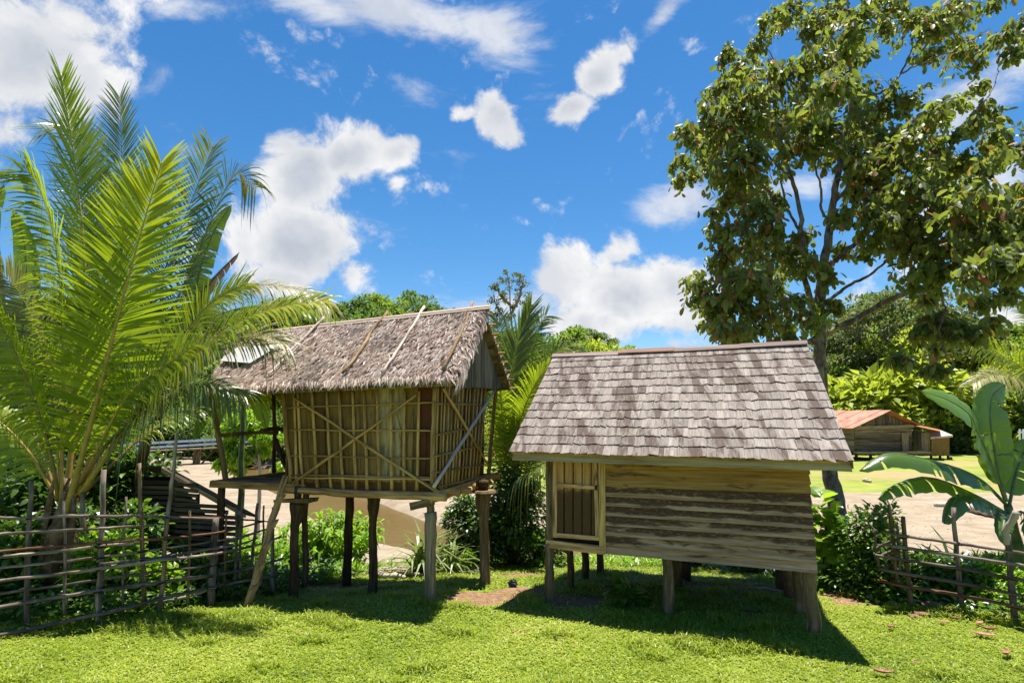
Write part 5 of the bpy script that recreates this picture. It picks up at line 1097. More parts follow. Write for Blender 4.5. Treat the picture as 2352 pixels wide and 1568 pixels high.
# ------------------------------------------------------------------ the big broadleaf tree on the right
def big_tree():
    z5 = lambda x, y: (1521.6+.5309*x, .5309*y)
    Yx = lambda x, y: 13.0-2.6*float(np.clip((x-900)/600, 0, 1))*float(np.clip((y-300)/600, 0, 1))
    q = lambda x, y, dy=0.: PY(*z5(x, y), Yx(x, y)+dy)
    g = W(1938, 1285, 13.2); g[2] = gz(g[0], g[1]); rt = root('broadleaf_tree', g, 'tall leaning broadleaf tree with drooping leathery leaves behind the shingled hut', 'tree')
    mb = MB()
    tube(mb, [g-[0, 0, .2], W(1920, 1150, 13.2), W(1901, 1071, 13.2), W(1890, 940, 13.1), q(682, 1550), q(685, 1250), q(715, 1050), q(740, 850), q(790, 600), q(815, 450), q(810, 200), q(800, -60)],
         [.24, .19, .16, .14, .125, .108, .09, .072, .058, .045, .032, .02], 12, .5, 60, .012, .05)
    mb.build('trunk', M['bark'], rt, True)
    mb = MB()
    BR = [[(682, 1400), (620, 1220), (600, 950), (560, 780), (510, 600), (470, 400)], [(640, 1480), (850, 1370), (1010, 1285), (1200, 1230), (1400, 1120), (1560, 1000)],
          [(700, 1310), (800, 1240), (910, 1180), (1050, 1060), (1200, 960)], [(720, 1380), (800, 1420), (950, 1440), (1100, 1440)], [(715, 1150), (850, 1040), (980, 900), (1170, 760), (1260, 620), (1330, 500)],
          [(735, 950), (690, 920), (690, 820), (650, 700), (600, 520)], [(600, 1010), (540, 900), (510, 760), (500, 620)], [(740, 880), (800, 810), (900, 700), (1040, 560), (1180, 470)],
          [(815, 420), (950, 400), (1030, 320), (1095, 200), (1250, 130)], [(1030, 320), (1150, 260), (1300, 200), (1420, 120)], [(460, 1500), (470, 1150), (520, 1030), (480, 870), (400, 760), (300, 640)],
          [(470, 1150), (400, 1080), (330, 950), (260, 830)], [(480, 1340), (380, 1300), (250, 1240)], [(810, 250), (720, 150), (640, 40)], [(790, 600), (680, 480), (540, 330), (430, 180)], [(540, 330), (400, 340), (300, 260)],
          [(560, 780), (420, 640), (300, 560), (150, 520)], [(400, 760), (230, 680), (110, 640)], [(1200, 1230), (1220, 1330), (1200, 1440), (1230, 1540)], [(1400, 1120), (1480, 1200), (1500, 1290)], [(815, 200), (880, 90), (960, 10)],
          [(1260, 620), (1400, 590), (1530, 640)], [(1200, 960), (1340, 920), (1500, 860)], [(1170, 760), (1300, 800), (1450, 780)], [(1330, 500), (1420, 400), (1470, 260)]]
    for k, b in enumerate(BR):
        r = [.11, .115, .06, .05, .085, .05, .05, .06, .05, .035, .10, .05, .035, .04, .05, .03, .045, .03, .04, .03, .03, .03, .035, .03, .03][k]; ph = rng.uniform(-.5, .5)
        tube(mb, [q(x, y, ph*i/len(b)*1.6) for i, (x, y) in enumerate(b)], [r*.68, r*.48, r*.16], 8, .5, 26, .012, .07)
    mb.build('limbs', M['bark'], rt, True)
    mb = MB(); p = q(460, 1500); gg = np.array([p[0]+.2, p[1], gz(p[0], p[1])-.1]); tube(mb, [gg, p], [.10, .08], 9, .5, 12, .01, .05); mb.build('second_trunk', M['bark'], rt, True)
    BL = [(290, 250, 60), (330, 330, 80), (400, 200, 50), (470, 90, 60), (560, 60, 90), (650, 130, 85), (740, 60, 100), (850, 90, 90), (950, 60, 95), (1060, 100, 90), (1180, 130, 100), (1250, 60, 85), (1300, 220, 85), (1380, 260, 50), (1480, 160, 60), (1500, 240, 40), (1420, 20, 50), (1150, 240, 45), (250, 400, 80), (370, 430, 100), (200, 480, 50), (500, 370, 110), (640, 300, 100), (750, 250, 80), (870, 230, 55), (700, 420, 95), (840, 400, 75), (120, 600, 60), (100, 760, 55), (90, 700, 40), (220, 560, 90), (230, 680, 90), (350, 560, 120), (340, 700, 115), (480, 560, 115), (600, 520, 115), (620, 650, 95), (740, 560, 115), (880, 560, 115), (980, 440, 75), (1060, 430, 65), (960, 620, 115), (780, 680, 100), (900, 740, 100), (1040, 700, 100), (1100, 560, 70), (1180, 500, 55), (1240, 440, 50), (1375, 380, 40), (1400, 480, 60), (1450, 600, 65), (1530, 650, 50), (1330, 560, 60), (1300, 700, 80), (1200, 640, 80), (1420, 700, 60), (1180, 780, 90), (1080, 830, 105), (950, 860, 90), (850, 840, 60), (1250, 850, 80), (1350, 800, 50), (1530, 830, 60), (1450, 900, 90), (1330, 930, 100), (1200, 950, 110), (1060, 960, 105), (930, 960, 80), (1520, 1000, 90), (1400, 1050, 110), (1260, 1080, 110), (1120, 1080, 90), (1000, 1050, 70), (900, 1070, 50), (1500, 1150, 90), (1380, 1180, 70), (1200, 1190, 65), (1120, 1190, 55), (1490, 1270, 60), (1400, 1300, 35), (1140, 1300, 55), (1170, 1400, 65), (1100, 1440, 40), (1260, 1430, 65), (1220, 1500, 65), (1340, 1430, 50), (1410, 1400, 35), (1180, 1590, 40), (1050, 1560, 35), (1640, 900, 90), (1650, 1080, 100), (1620, 640, 80), (1600, 120, 90),
          (300, 800, 80), (280, 880, 60), (400, 820, 85), (420, 920, 80), (330, 1000, 80), (230, 940, 45), (500, 870, 45), (470, 1000, 60), (400, 1080, 95), (290, 1100, 75), (520, 1100, 75), (250, 1170, 55), (180, 1250, 60), (230, 1310, 60), (340, 1200, 85), (430, 1230, 75), (300, 1330, 75), (240, 1430, 50), (400, 1350, 75), (480, 1250, 55), (530, 1180, 55), (580, 1080, 60), (640, 1120, 60), (600, 1020, 45), (560, 1300, 55), (520, 1400, 65), (620, 1380, 40), (350, 1430, 50), (700, 1190, 35), (745, 1310, 25), (780, 930, 50), (770, 1085, 35), (680, 1420, 30), (170, 1330, 50), (215, 1390, 55), (290, 1430, 55), (330, 1480, 45), (150, 1215, 50), (420, 1440, 50), (560, 1470, 40)]
    P = []; Dd = []; LL = []; tw = MB()
    for (x, y, r) in BL:
        Yc = Yx(x, y); rm = 1.22*r*.5309/FPX*Yc; c = q(x, y, rng.normal(0, 1.0)); nt_ = max(6, int(19*(r/90)**1.9*(1.1 if y > 1000 else 1)))
        for k in range(nt_):
            d = rdir(1, -.95, 1.)[0]; d[1] *= 1.6; e = c+d*rm*rng.uniform(.5, 1.2); s = c+rdir(1)[0]*rm*.4; mid = (s+e)/2+np.array([0, 0, rm*.18]); e = e-np.array([0, 0, rm*.15])
            tube(tw, [s, mid, e], [.010, .007, .004], 4, .5, 5, .0, 0, caps=False)
            pp = path([s, mid, e], 12); nl = int(rng.integers(14, 20)); i = rng.uniform(2, 11, nl); i0 = i.astype(int); fr_ = (i-i0)[:, None]; i1 = np.minimum(i0+1, 11)
            b = pp[i0]*(1-fr_)+pp[i1]*fr_; h = rdir(nl, -1., .3); h[:, 2] = -np.abs(rng.normal(1.0, .6, nl)); P.append(b+rng.normal(0, .06, (nl, 3))); Dd.append(h); LL.append(np.full(nl, 1.))
    P = np.concatenate(P); Dd = np.concatenate(Dd); n = len(P)
    tw.build('twigs', M['bark'], rt)
    mb = MB(); L = rng.uniform(.12, .25, n)
    scatter(mb, OVAL, P, Dd, rdir(n)+np.array([0, -.2, .9]), L, L*rng.uniform(.42, .55, n), np.where(rng.random(n) < .07, 1., rng.random(n)*.85), 1.)
    mb.build('crown', M['tree'], rt, True)
    # epiphyte fern on the fork
    Pn = q(650, 1395)+rng.normal(0, .18, (160, 3)); mb = MB(); scatter(mb, SWORD, Pn, rdir(160, 0, 1)+np.array([0, 0, .3]), rdir(160), rng.uniform(.2, .4, 160), .03, rng.random(160))
    o = mb.build('epiphyte_fern', M['bright']); tag(o, 'bright green fern growing in the fork of the leaning tree', 'fern')
    print('tree leaves', n)
big_tree()

# ------------------------------------------------------------------ shrubs and smaller plants near the huts
def gp(u, v, Y):
    p = PY(u, v, Y); return np.array([p[0], Y, gz(p[0], Y)])
def shrub(label, g, rx, ry, h, n, L, mat, cat='shrub', tmpl=LEAF, asp=.5, ncl=16, lift=.25, name='leafy_shrub', seedv=(0, 1), group=None):
    rt = root(name, g, label, cat, group); g = np.array(g, float)
    C_ = []
    for k in range(ncl):
        a = rng.uniform(0, 2*math.pi); r = math.sqrt(rng.random())*.8; zz = rng.uniform(.1, .95)
        rr = 1-max(0, zz-.5)*1.1; C_.append([g[0]+math.cos(a)*r*rx*rr, g[1]+math.sin(a)*r*ry*rr, g[2]+h*zz*(1-.25*r*r)])
    C_ = np.array(C_); mb = MB()
    for c in C_: tube(mb, [g+rng.normal(0, .04, 3)*[1, 1, 0]-[0, 0, .03], (g+c)/2+rng.normal(0, .05, 3), c], [.012, .009, .004], 5, .5, 6, .006, 0, caps=False)
    mb.build('stem', M['darkpost'], rt)
    i = rng.integers(0, ncl, n); cr = np.array([rx, ry, h*.5])*.42*rng.uniform(.7, 1.2, (n, 1)); d = rdir(n, -.6, 1.); P = C_[i]+d*cr*rng.random((n, 1))**.4
    P[:, 2] = np.maximum(P[:, 2], g[2]+.02); LL = L*rng.uniform(.6, 1.3, n); D = d+rdir(n)*.6+np.array([0, 0, -.15])
    mb = MB(); scatter(mb, tmpl, P, D, rdir(n)*.5+np.array([0, 0, 1.])+d*.4, LL, LL*asp, rng.uniform(*seedv, n)); mb.build('foliage', M[mat], rt)
    return rt
def canes(label, g, n, h, spread, L, Wd, mat, cat='plant', name='ginger_plant', per=12):
    rt = root(name, g, label, cat); g = np.array(g, float); st = MB(); P = []; D = []; LL = []
    for k in range(n):
        a = rng.uniform(0, 2*math.pi); s = spread*math.sqrt(rng.random()); hh = h*rng.uniform(.55, 1.05)
        b = g+np.array([math.cos(a)*s*.35, math.sin(a)*s*.35, -.02]); e = g+np.array([math.cos(a)*s*1.1, math.sin(a)*s*1.1, hh*(1-.2*s/spread)]); m = (b+e)/2+np.array([0, 0, hh*.15])
        pp = path([b, m, e], 14); tube(st, pp, [.012, .01, .005], 5, .5, None, 0, 0, caps=False); az = rng.uniform(0, math.pi)
        for j in range(per):
            t = 3+10*(j/per); i = int(t); p = pp[i]+(pp[min(i+1, 13)]-pp[i])*(t-i); sd_ = az+math.pi*(j % 2)+rng.normal(0, .35)
            P.append(p); D.append([math.cos(sd_), math.sin(sd_), rng.uniform(-.1, .8)]); LL.append(L*rng.uniform(.7, 1.15)*(1-.3*abs(j/per-.5)))
    st.build('cane', M['bananastem'], rt); mb = MB(); n = len(P); scatter(mb, SWORD, np.array(P), np.array(D), np.array([0, 0, 1.])+rdir(n)*.3, np.array(LL), Wd, rng.random(n), 2.4)
    mb.build('foliage', M[mat], rt); return rt
def rosette(label, g, n, L, Wd, mat, cat='plant', name='sword_plant', zlo=.25, curl=2.2):
    rt = root(name, g, label, cat); g = np.array(g, float); d = rdir(n, zlo, .98); LL = L*rng.uniform(.6, 1.1, n)
    mb = MB(); scatter(mb, SWORD, g+rng.normal(0, .06, (n, 3))*[1, 1, .2], d, np.array([0, 0, 1.])+rdir(n)*.15, LL, Wd, rng.random(n), curl); mb.build('blades', M[mat], rt); return rt

shrub('dense dark green shrub filling the gap between the two huts', gp(1180, 1290, 11.7), 1.0, .7, 1.75, 7500, .10, 'dkshrub', ncl=34)
shrub('dark shrub behind the right stilts of the thatched hut', gp(1075, 1280, 12.0), .65, .5, 1.35, 3500, .10, 'dkshrub', ncl=18)
shrub('brighter heart leaved shrub at the foot of the dark shrub beside the shingled hut', gp(1225, 1300, 11.2), .45, .35, .75, 1400, .10, 'shrub', ncl=12)
shrub('small yellow green seedling in front of the dark shrub', gp(1076, 1292, 11.), .16, .16, .34, 160, .10, 'bright', 'seedling', ncl=5, name='seedling')
canes('big clump of bright ginger canes behind the middle stilt of the thatched hut', gp(775, 1290, 12.1), 74, 1.40, .85, .40, .065, 'bright')
canes('ginger clump with bright canes left of the larger ginger clump', gp(640, 1285, 12.5), 50, 1.2, .85, .36, .06, 'bright')
canes('ginger clump farthest left against the end of the slatted shed', gp(520, 1270, 12.9), 40, 1.1, .8, .34, .055, 'bright')
canes('low ginger clump behind the short stretch of stick fence by the ladder', gp(585, 1310, 11.6), 44, .8, .7, .28, .045, 'bright')
canes('small dark leaved ginger clump inside the left fence in front of the shed', gp(415, 1330, 8.6), 9, .85, .35, .30, .06, 'shrub')
rosette('spiky pale green sword leaved plant beside the front right stilt of the thatched hut', gp(965, 1285, 10.8), 70, 1.05, .045, 'spike')
rosette('second spiky plant with arching blades between the stilts on the right', gp(1035, 1290, 10.9), 60, .85, .04, 'spike', zlo=.05)
rosette('dark sword leaved palm seedling behind the right fence', gp(2195, 1320, 8.6), 34, .85, .05, 'sword', zlo=.2)
rosette('dark arching seedling palm right of the middle post of the right fence', gp(2130, 1300, 9.2), 26, .9, .045, 'sword', zlo=.2)
rosette('yellow green strap leaved plant low behind the right fence', gp(2262, 1370, 8.2), 22, .38, .06, 'spike', zlo=.3)
shrub('low leafy plant growing in the shade under the shingled hut', gp(1440, 1375, 7.95), .22, .18, .30, 90, .17, 'shrub', 'plant', OVAL, .75, 7, name='leafy_plant')
shrub('viny shrub with small leaves covering the left end of the right fence', gp(2010, 1375, 8.55), .60, .5, 1.15, 2600, .085, 'shrub', ncl=30)
shrub('tangled shrub behind the right hut near the tree trunk', gp(1965, 1340, 9.6), .55, .5, .70, 1500, .09, 'bright', ncl=18)
shrub('tall weed with big lobed leaves beside the right wall of the shingled hut', gp(1900, 1330, 9.0), .26, .22, 1.25, 150, .22, 'bright', 'weed', OVAL, .85, 12, name='tall_weed')
shrub('climbing weed with small leaves left of the first right fence post', gp(2050, 1330, 8.9), .35, .3, 1.35, 900, .08, 'shrub', 'weed', ncl=16, name='tall_weed')
shrub('bushy weeds low behind the middle of the right fence', gp(2150, 1380, 8.4), .65, .4, .5, 2600, .09, 'shrub', 'weeds', ncl=18, name='weed_patch')
shrub('bushy weeds low behind the far right post of the right fence', gp(2300, 1390, 8.1), .65, .4, .42, 2400, .09, 'bright', 'weeds', ncl=18, name='weed_patch')
shrub('low weeds at the back of the shingled hut next to the middle stilts', gp(1600, 1310, 11.2), .65, .3, .42, 1500, .09, 'shrub', 'weeds', ncl=14, name='weed_patch')
shrub('low weeds at the back of the shingled hut left of its rear right stilts', gp(1740, 1325, 10.6), .5, .3, .38, 1100, .09, 'shrub', 'weeds', ncl=12, name='weed_patch')
for (u, v, Y, rx, h, n, L, mat, lab) in (
    (25, 1400, 8.3, .75, 1.1, 3200, .12, 'shrub', 'leafy shrub at the left edge behind the fence'),
    (60, 1370, 9.3, .9, 1.9, 3600, .14, 'dkshrub', 'tall dark shrub behind the palm base at the far left'),
    (235, 1385, 8.2, .55, .95, 1900, .12, 'bright', 'leafy shrub just right of the palm base behind the fence'),
    (285, 1330, 8.9, .6, 1.25, 2400, .13, 'shrub', 'shrub with pointed leaves between the palm and the slatted shed'),
    (300, 1260, 10.8, .9, 2.3, 3800, .14, 'dkshrub', 'tall dark shrub against the left side of the slatted shed'),
    (200, 1290, 10.5, 1.0, 2.2, 3600, .14, 'shrub', 'tall shrub directly behind the big palm'),
    (90, 1300, 11.5, 1.3, 2.8, 3800, .16, 'dkshrub', 'tallest dark shrub behind the big palm on the left'),
    (-60, 1300, 10.5, 1.3, 2.6, 3600, .16, 'dkshrub', 'dark shrub half cut off by the left edge'),
    (440, 1385, 8.5, .45, .55, 1500, .09, 'shrub', 'low shrub behind the fence beside the thick dark post'),
    (350, 1400, 8.1, .45, .55, 1500, .09, 'bright', 'low weedy shrub behind the middle of the left fence'),
    (530, 1350, 9.3, .45, .5, 1300, .09, 'bright', 'low bright shrub behind the fence next to the ladder')):
    shrub(lab, gp(u, v, Y), rx, rx*.7, h, n, L, mat, ncl=22)
def young_tree():
    g = gp(600, 1130, 17.); rt = root('young_tree', g, 'slender young tree with bright drooping leaves in front of the footbridge', 'tree'); Y = 17.
    mb = MB(); top = PY(575, 960, Y); tube(mb, [g-[0, 0, .1], PY(597, 1085, Y), PY(592, 1030, Y), top], [.06, .05, .04, .02], 8, .5, 14, .01, .05)
    cl = [(560, 965, 34), (535, 985, 30), (590, 985, 30), (545, 1045, 30), (520, 1060, 26), (570, 1040, 26), (605, 1030, 26), (530, 1020, 18), (640, 1068, 14), (548, 1075, 16), (600, 1000, 26), (630, 1005, 22), (560, 945, 22)]
    P = []; n = 0
    for (u, v, r) in cl:
        c = PY(u, v, Y+rng.normal(0, .2)); tube(mb, [PY(594, min(v+45, 1070), Y), (c+PY(594, v, Y))/2, c], [.02, .014, .006], 5, .5, 7, .01, 0); rm = r/FPX*Y; k = int(r*9)
        P.append(c+rdir(k)*rm*rng.random((k, 1))**.4*[1, 1, .7])
    mb.build('trunk', M['palelath'], rt, True); P = np.concatenate(P); n = len(P); D = rdir(n, -1, .2); D[:, 2] -= .5
    mb = MB(); scatter(mb, LEAF, P, D, rdir(n)+[0, 0, .8], rng.uniform(.14, .24, n), .075, rng.random(n)); mb.build('crown', M['bright'], rt)
young_tree()

# ------------------------------------------------------------------ ground cover, bank weeds, lawn
def cover(name, label, n, x0, x1, y0, y1, L, hgt_, mat, keep=None, tmpl=LEAF, zup=.4, asp=.45):
    P = np.stack([rng.uniform(x0, x1, n), rng.uniform(y0, y1, n), np.zeros(n)], -1); k = (dirtm(P[:, 0], P[:, 1]) < .6)
    if keep is not None: k &= keep(P[:, 0], P[:, 1])
    P = P[k]; n = len(P); cl = .5+.5*np.sin(P[:, 0]*2.7+1.3*np.sin(P[:, 1]*2.1))*np.sin(P[:, 1]*3.1+P[:, 0]); P[:, 2] = hgt(P[:, 0], P[:, 1])+rng.random(n)*hgt_*(.3+.9*cl)
    d = rdir(n, -.1, zup*2); LL = L*rng.uniform(.6, 1.3, n); mb = MB(); scatter(mb, tmpl, P, d, rdir(n)*.5+[0, 0, 1], LL, LL*asp, rng.random(n))
    return tag(mb.build(name, M[mat], origin=(0, 0, 0)), label, 'plants', None, 'stuff')
def left_of_fence(x, y):
    fx = np.interp(x, [-9, -5.8, -4.9, -4.4, -4.0, -3.6, -3.2], [7.3, 7.3, 7.25, 7.6, 8.15, 8.9, 9.8]); return (y > fx-.12) & (x < -3.1)
def right_of_fence(x, y):
    fy = np.interp(x, [3.9, 4.9, 5.2, 6.0, 7., 9], [9.3, 8.0, 7.8, 7.3, 6.8, 6.6]); return (y > fy-.1) & (x > 4.2)
cover('weeds', 'mixed creeping weeds covering the ground behind the left fence', 26000, -9, -3.1, 7.1, 13., .10, .30, 'shrub', left_of_fence)
cover('weeds', 'mixed creeping weeds covering the ground behind the right fence', 16000, 4.2, 10, 6.6, 13., .09, .20, 'shrub', right_of_fence)
cover('bank_plants', 'bright long grass and herbs along the top of the river bank', 34000, -9, 12, 9.8, 14.6, .17, .18, 'bright', lambda x, y: ((y > 11.5+.2*np.sin(x*2)) & ((x < -2.5) | (x > 2.2) | (rng.random(len(x)) < .6))) | ((x < -2.6) & (x > -5.2) & (y > 9.9)), BLADE, .5, .16)
def lawn():
    n = 430000
    y = 4.1+(12.2-4.1)*rng.random(n)**1.35; x = rng.uniform(-1, 1, n)*(y*1.02+1.1); x = np.clip(x, -9.5, 9.5)
    dm = dirtm(x, y); k = (rng.random(n) > np.clip(dm*2.2, 0, .985)) & ~left_of_fence(x, y-.25) & ~right_of_fence(x, y-.35); x = x[k]; y = y[k]; n = len(x)
    pat = .5+.28*np.sin(x*1.9+2*np.sin(y*1.3))+.22*np.sin(y*3.7+x*5.3); tuft = (np.sin(x*7.7+np.sin(y*5)*2)*np.sin(y*8.9+np.cos(x*4)*2) > .72)
    z = hgt(x, y); P = np.stack([x, y, z-.004], -1); d = rdir(n, .0, .62); near = np.clip((y-4)/8, 0, 1)
    L = rng.uniform(.028, .058, n)*(1+.8*near)*(1+.6*tuft*rng.random(n)); W_ = rng.uniform(.006, .011, n)*(1+1.2*near)
    big = np.sin(x*.8+1.1)*np.sin(y*1.05+.6*x)+.6*np.sin(x*2.3-y*1.7); v = np.clip(rng.normal(.42, .24, n)+.25*(pat-.5)+.14*big-.1*tuft, 0, 1); v = np.where(rng.random(n) < .012, 1, v)
    mb = MB(); scatter(mb, BLADE, P, d, rdir(n)*.35+[0, 0, 1.], L, W_, v, 1.6)
    tag(mb.build('lawn_grass', M['grass'], origin=(0, 0, 0)), 'short bright green lawn grass in front of and beneath the huts', 'grass', None, 'stuff')
    # longer tufts
    n = 26000; u = rng.integers(0, 190, n); cx = rng.uniform(-5.5, 6.8, 190); cy = rng.uniform(5.2, 11.2, 190); cx[:16] = rng.uniform(-4.6, -2.2, 16); cy[:16] = rng.uniform(7.0, 7.6, 16); cx[30:60] = rng.uniform(-5.6, -4.0, 30); cy[30:60] = 7.15+.35*np.maximum(0, cx[30:60]+4.9); cx[60:80] = rng.uniform(4.9, 6.6, 20); cy[60:80] = 7.75-.45*(cx[60:80]-4.9); cx[16:26] = rng.uniform(1.9, 3.2, 10); cy[16:26] = rng.uniform(6.4, 6.9, 10)
    x = cx[u]+rng.normal(0, .10, n); y = cy[u]+rng.normal(0, .06, n); P = np.stack([x, y, hgt(x, y)], -1); L = rng.uniform(.06, .14, n)
    mb = MB(); scatter(mb, SWORD, P, rdir(n, .45, .98), rdir(n)*.2+[0, 0, 1.], L, .010, rng.random(n)*.8, 2.)
    tag(mb.build('grass_tufts', M['grass'], origin=(0, 0, 0)), 'longer grass tufts at post feet and along the shade edge', 'grass', None, 'stuff')
lawn()

# ------------------------------------------------------------------ litter, logs, stones, fallen leaves
def litter():
    n = 9000; y = 14.5+20*rng.random(n)**1.5; x = rng.uniform(-1, 1, n)*y*1.0; k = (sandm(x, y) > .8) & (rdist(x, y) > 1.6) & (np.sin(x*.9+1)*np.sin(y*.7) > -.2); x = x[k]; y = y[k]; n = len(x)
    T = (np.array([[1, 0, 0], [-.5, .8, 0], [-.5, -.8, 0], [0, 0, .8], [.3, .6, .3]]), [(0, 4, 3), (4, 1, 3), (1, 2, 3), (2, 0, 3), (0, 1, 4)])
    mb = MB(); sz = rng.uniform(.01, .045, n); scatter(mb, T, np.stack([x, y, hgt(x, y)], -1), rdir(n, -.1, .1), [0, 0, 1.]+rdir(n)*.1, sz, sz*.8, rng.random(n), .8)
    tag(mb.build('river_gravel', M['rock'], origin=(0, 0, 0)), 'scattered grey gravel on the sandy river bank', 'gravel', None, 'stuff')
    n = 900; y = 5+6.3*rng.random(n); x = rng.uniform(-1, 1, n)*y*.95; cl = np.sin(x*1.7+.4)*np.sin(y*2.3+x) > .1; k = cl | (rng.random(n) < .25); x = x[k]; y = y[k]; n = len(x); L = rng.uniform(.012, .04, n)
    mb = MB(); scatter(mb, DIAM, np.stack([x, y, hgt(x, y)+.028], -1), rdir(n, -.2, .2), rdir(n)*.3+[0, 0, 1.], L, L*.5, rng.random(n)); tag(mb.build('leaf_litter', M['brown'], origin=(0, 0, 0)), 'tiny dry leaf bits scattered over the lawn', 'leaf litter', None, 'stuff')
    n = 420; mb = MB()
    for k in range(n):
        t = rng.random(); u = 590+t*520; v = 1318-20*math.sin(t*3)+rng.normal(0, 7)
        if u > 880: v -= 18
        Y = 10.7+(1310-v)*.02; g = gp(u, v, Y); a = rng.normal(.25, .5); L = rng.uniform(.08, .45); d = np.array([math.cos(a), math.sin(a), rng.normal(0, .08)])*L/2; c = g+[0, 0, .015+rng.random()*.05]
        tube(mb, [c-d, c+d*.1+rng.normal(0, .01, 3), c+d], [.008, .009, .005], 5, rng.random(), 4, 0, 0)
    tag(mb.build('brushwood', M['redrail' if 0 else 'drift'], origin=(0, 0, 0)), 'heap of dry sticks and wood chips along the back of the lawn', 'brushwood', None, 'stuff')
    for (u0, v0, u1, v1, Y, r, lab) in ((878, 1313, 985, 1288, 10.6, .03, 'thin fallen pole lying behind the middle stilt of the thatched hut'), (870, 1322, 930, 1318, 10.3, .045, 'short brown log end lying on the grass behind the middle stilt'),
        (1890, 1362, 1960, 1358, 9.0, .035, 'crooked pale branch on the orange soil right of the shingled hut'), (1700, 1310, 1800, 1318, 10.6, .02, 'dry branch lying behind the stilts of the shingled hut'),
        (1066, 1345, 1115, 1341, 9.6, .012, 'short stick lying on the lawn by the dark right stilt'), (1730, 1365, 1795, 1374, 8.6, .014, 'thin stick lying in the shade under the shingled hut')):
        a, b = gp(u0, v0, Y), gp(u1, v1, Y-.1); mb = MB(); tube(mb, [a+[0, 0, r], (a+b)/2+[0, .05, r+.02], b+[0, 0, r]], [r, r*1.05, r*.7], 7, .6, 10, .008, .08); tag(mb.build('fallen_branch', M['drift'], smooth=True), lab, 'branch')
    for (u0, v0, u1, v1, Y, r, lab) in ((2225, 1172, 2290, 1186, 22, .22, 'big pale driftwood log lying on the sand behind the banana plant'), (2147, 1161, 2235, 1163, 23, .12, 'thin pale driftwood log lying on the sand left of the big log'), (1985, 1108, 2000, 1110, 35, .12, 'grey rock shaped stump lying on the far grass edge')):
        a, b = G(u0, v0, -1.3), G(u1, v1, -1.3); a[2] = gz(*a[:2]); b[2] = gz(*b[:2]); mb = MB(); tube(mb, [a+[0, 0, r*.7], (a+b)/2+[0, 0, r*.9], b+[0, 0, r*.7]], [r*.8, r, r*.6], 8, .8, 10, .03, .08); tag(mb.build('driftwood_log', M['drift'], smooth=True), lab, 'log')
    # black bag
    g = G(1178, 1338, 0); g[2] = gz(*g[:2]); mb = MB(); nu, nv_ = 18, 12; V = []; 
    for i in range(nv_+1):
        for j in range(nu):
            th = math.pi*i/nv_; ph = 2*math.pi*j/nu; r = .072*(1+rng.normal(0, .12)+.12*math.sin(5*ph+i)); V.append(g+[r*math.sin(th)*math.cos(ph), r*.8*math.sin(th)*math.sin(ph), .05+r*.75*math.cos(th)])
    mb.add(V, [(i*nu+j, i*nu+(j+1) % nu, (i+1)*nu+(j+1) % nu, (i+1)*nu+j) for i in range(nv_) for j in range(nu)]); tag(mb.build('plastic_bag', M['plastic']), 'crumpled black plastic bag on the lawn between the huts', 'bag')
    # fallen leaves
    LV = [(2030, 1555, .16, 'big brown fallen leaf at the bottom edge right of the shade tip'), (2262, 1467, .20, 'large brown fallen leaf on the lawn before the right fence'), (2272, 1452, .14, 'brown fallen leaf just above the largest one on the lawn'), (2250, 1437, .13, 'fallen leaf lying nearest the last right fence post'),
          (2046, 1448, .11, 'lone pale brown leaf on the lawn left of the other fallen leaves'), (2312, 1510, .15, 'curled dark edged leaf near the right picture edge'), (2168, 1437, .12, 'brown leaf lying below the middle post of the right fence'), (1640, 1469, .12, 'brown leaf at the shade edge under the shingled hut'),
          (2106, 1536, .06, 'small pale leaf on the lawn right of the shade tip'), (2205, 1418, .12, 'upright brown leaf by the middle post of the right fence'), (2290, 1425, .11, 'brown leaf beside the last right fence post'), (1560, 1475, .09, 'small brown leaf left of the leaf at the shade edge'),
          (1215, 1410, .08, 'reddish leaf lying on bare soil between the huts'), (2195, 1428, .10, 'short brown leaf touching the bark pieces by the fence')]
    for (u, v, L, lab) in LV:
        g = G(u, v, 0); g[2] = gz(*g[:2])+.03; mb = MB(); a = rng.uniform(-.6, .6)+(math.pi if rng.random() < .5 else 0)
        n = 12; V = []; ex = np.array([math.cos(a), math.sin(a), 0]); ey = np.array([-ex[1], ex[0], 0]); cu = rng.uniform(.4, 1.1)
        for i in range(n+1):
            t = i/n; hw = L*.21*math.sin(math.pi*t)**.7*(1.15-.3*t)+.001
            for q_ in (-1, -.5, 0, .5, 1): V.append(g+ex*(t-.5)*L*1.25+ey*hw*q_+np.array([0, 0, .01+cu*hw*q_*q_+cu*L*(t-.5)**2]))
        mb.add(V, [(i*5+j, i*5+j+1, i*5+j+6, i*5+j+5) for i in range(n) for j in range(4)]); tag(mb.build('fallen_leaf', M['brown'], smooth=True), lab, 'leaf')
    for (u, v, L, w, lab) in ((2140, 1398, .26, .09, 'largest curved slab of reddish bark leaning by the right fence'), (2118, 1414, .17, .05, 'reddish bark slab lying left of the largest one'), (2178, 1410, .20, .06, 'reddish bark slab at the foot of the middle right fence post'), (2098, 1418, .12, .04, 'small bark piece nearest the first right fence post')):
        g = G(u, v, 0); g[2] = gz(*g[:2]); mb = MB(); a = rng.uniform(-.5, .2); n = 7; m = 6; V = []
        for i in range(n+1):
            for j in range(m+1):
                t = i/n-.5; ph = (j/m-.5)*2.2; rr = w*(1-.8*t*t)*(1+rng.normal(0, .04)); V.append(g+np.array([math.cos(a)*t*L-math.sin(a)*rr*math.sin(ph), math.sin(a)*t*L+math.cos(a)*rr*math.sin(ph), .02+rr*.75*math.cos(ph)]))
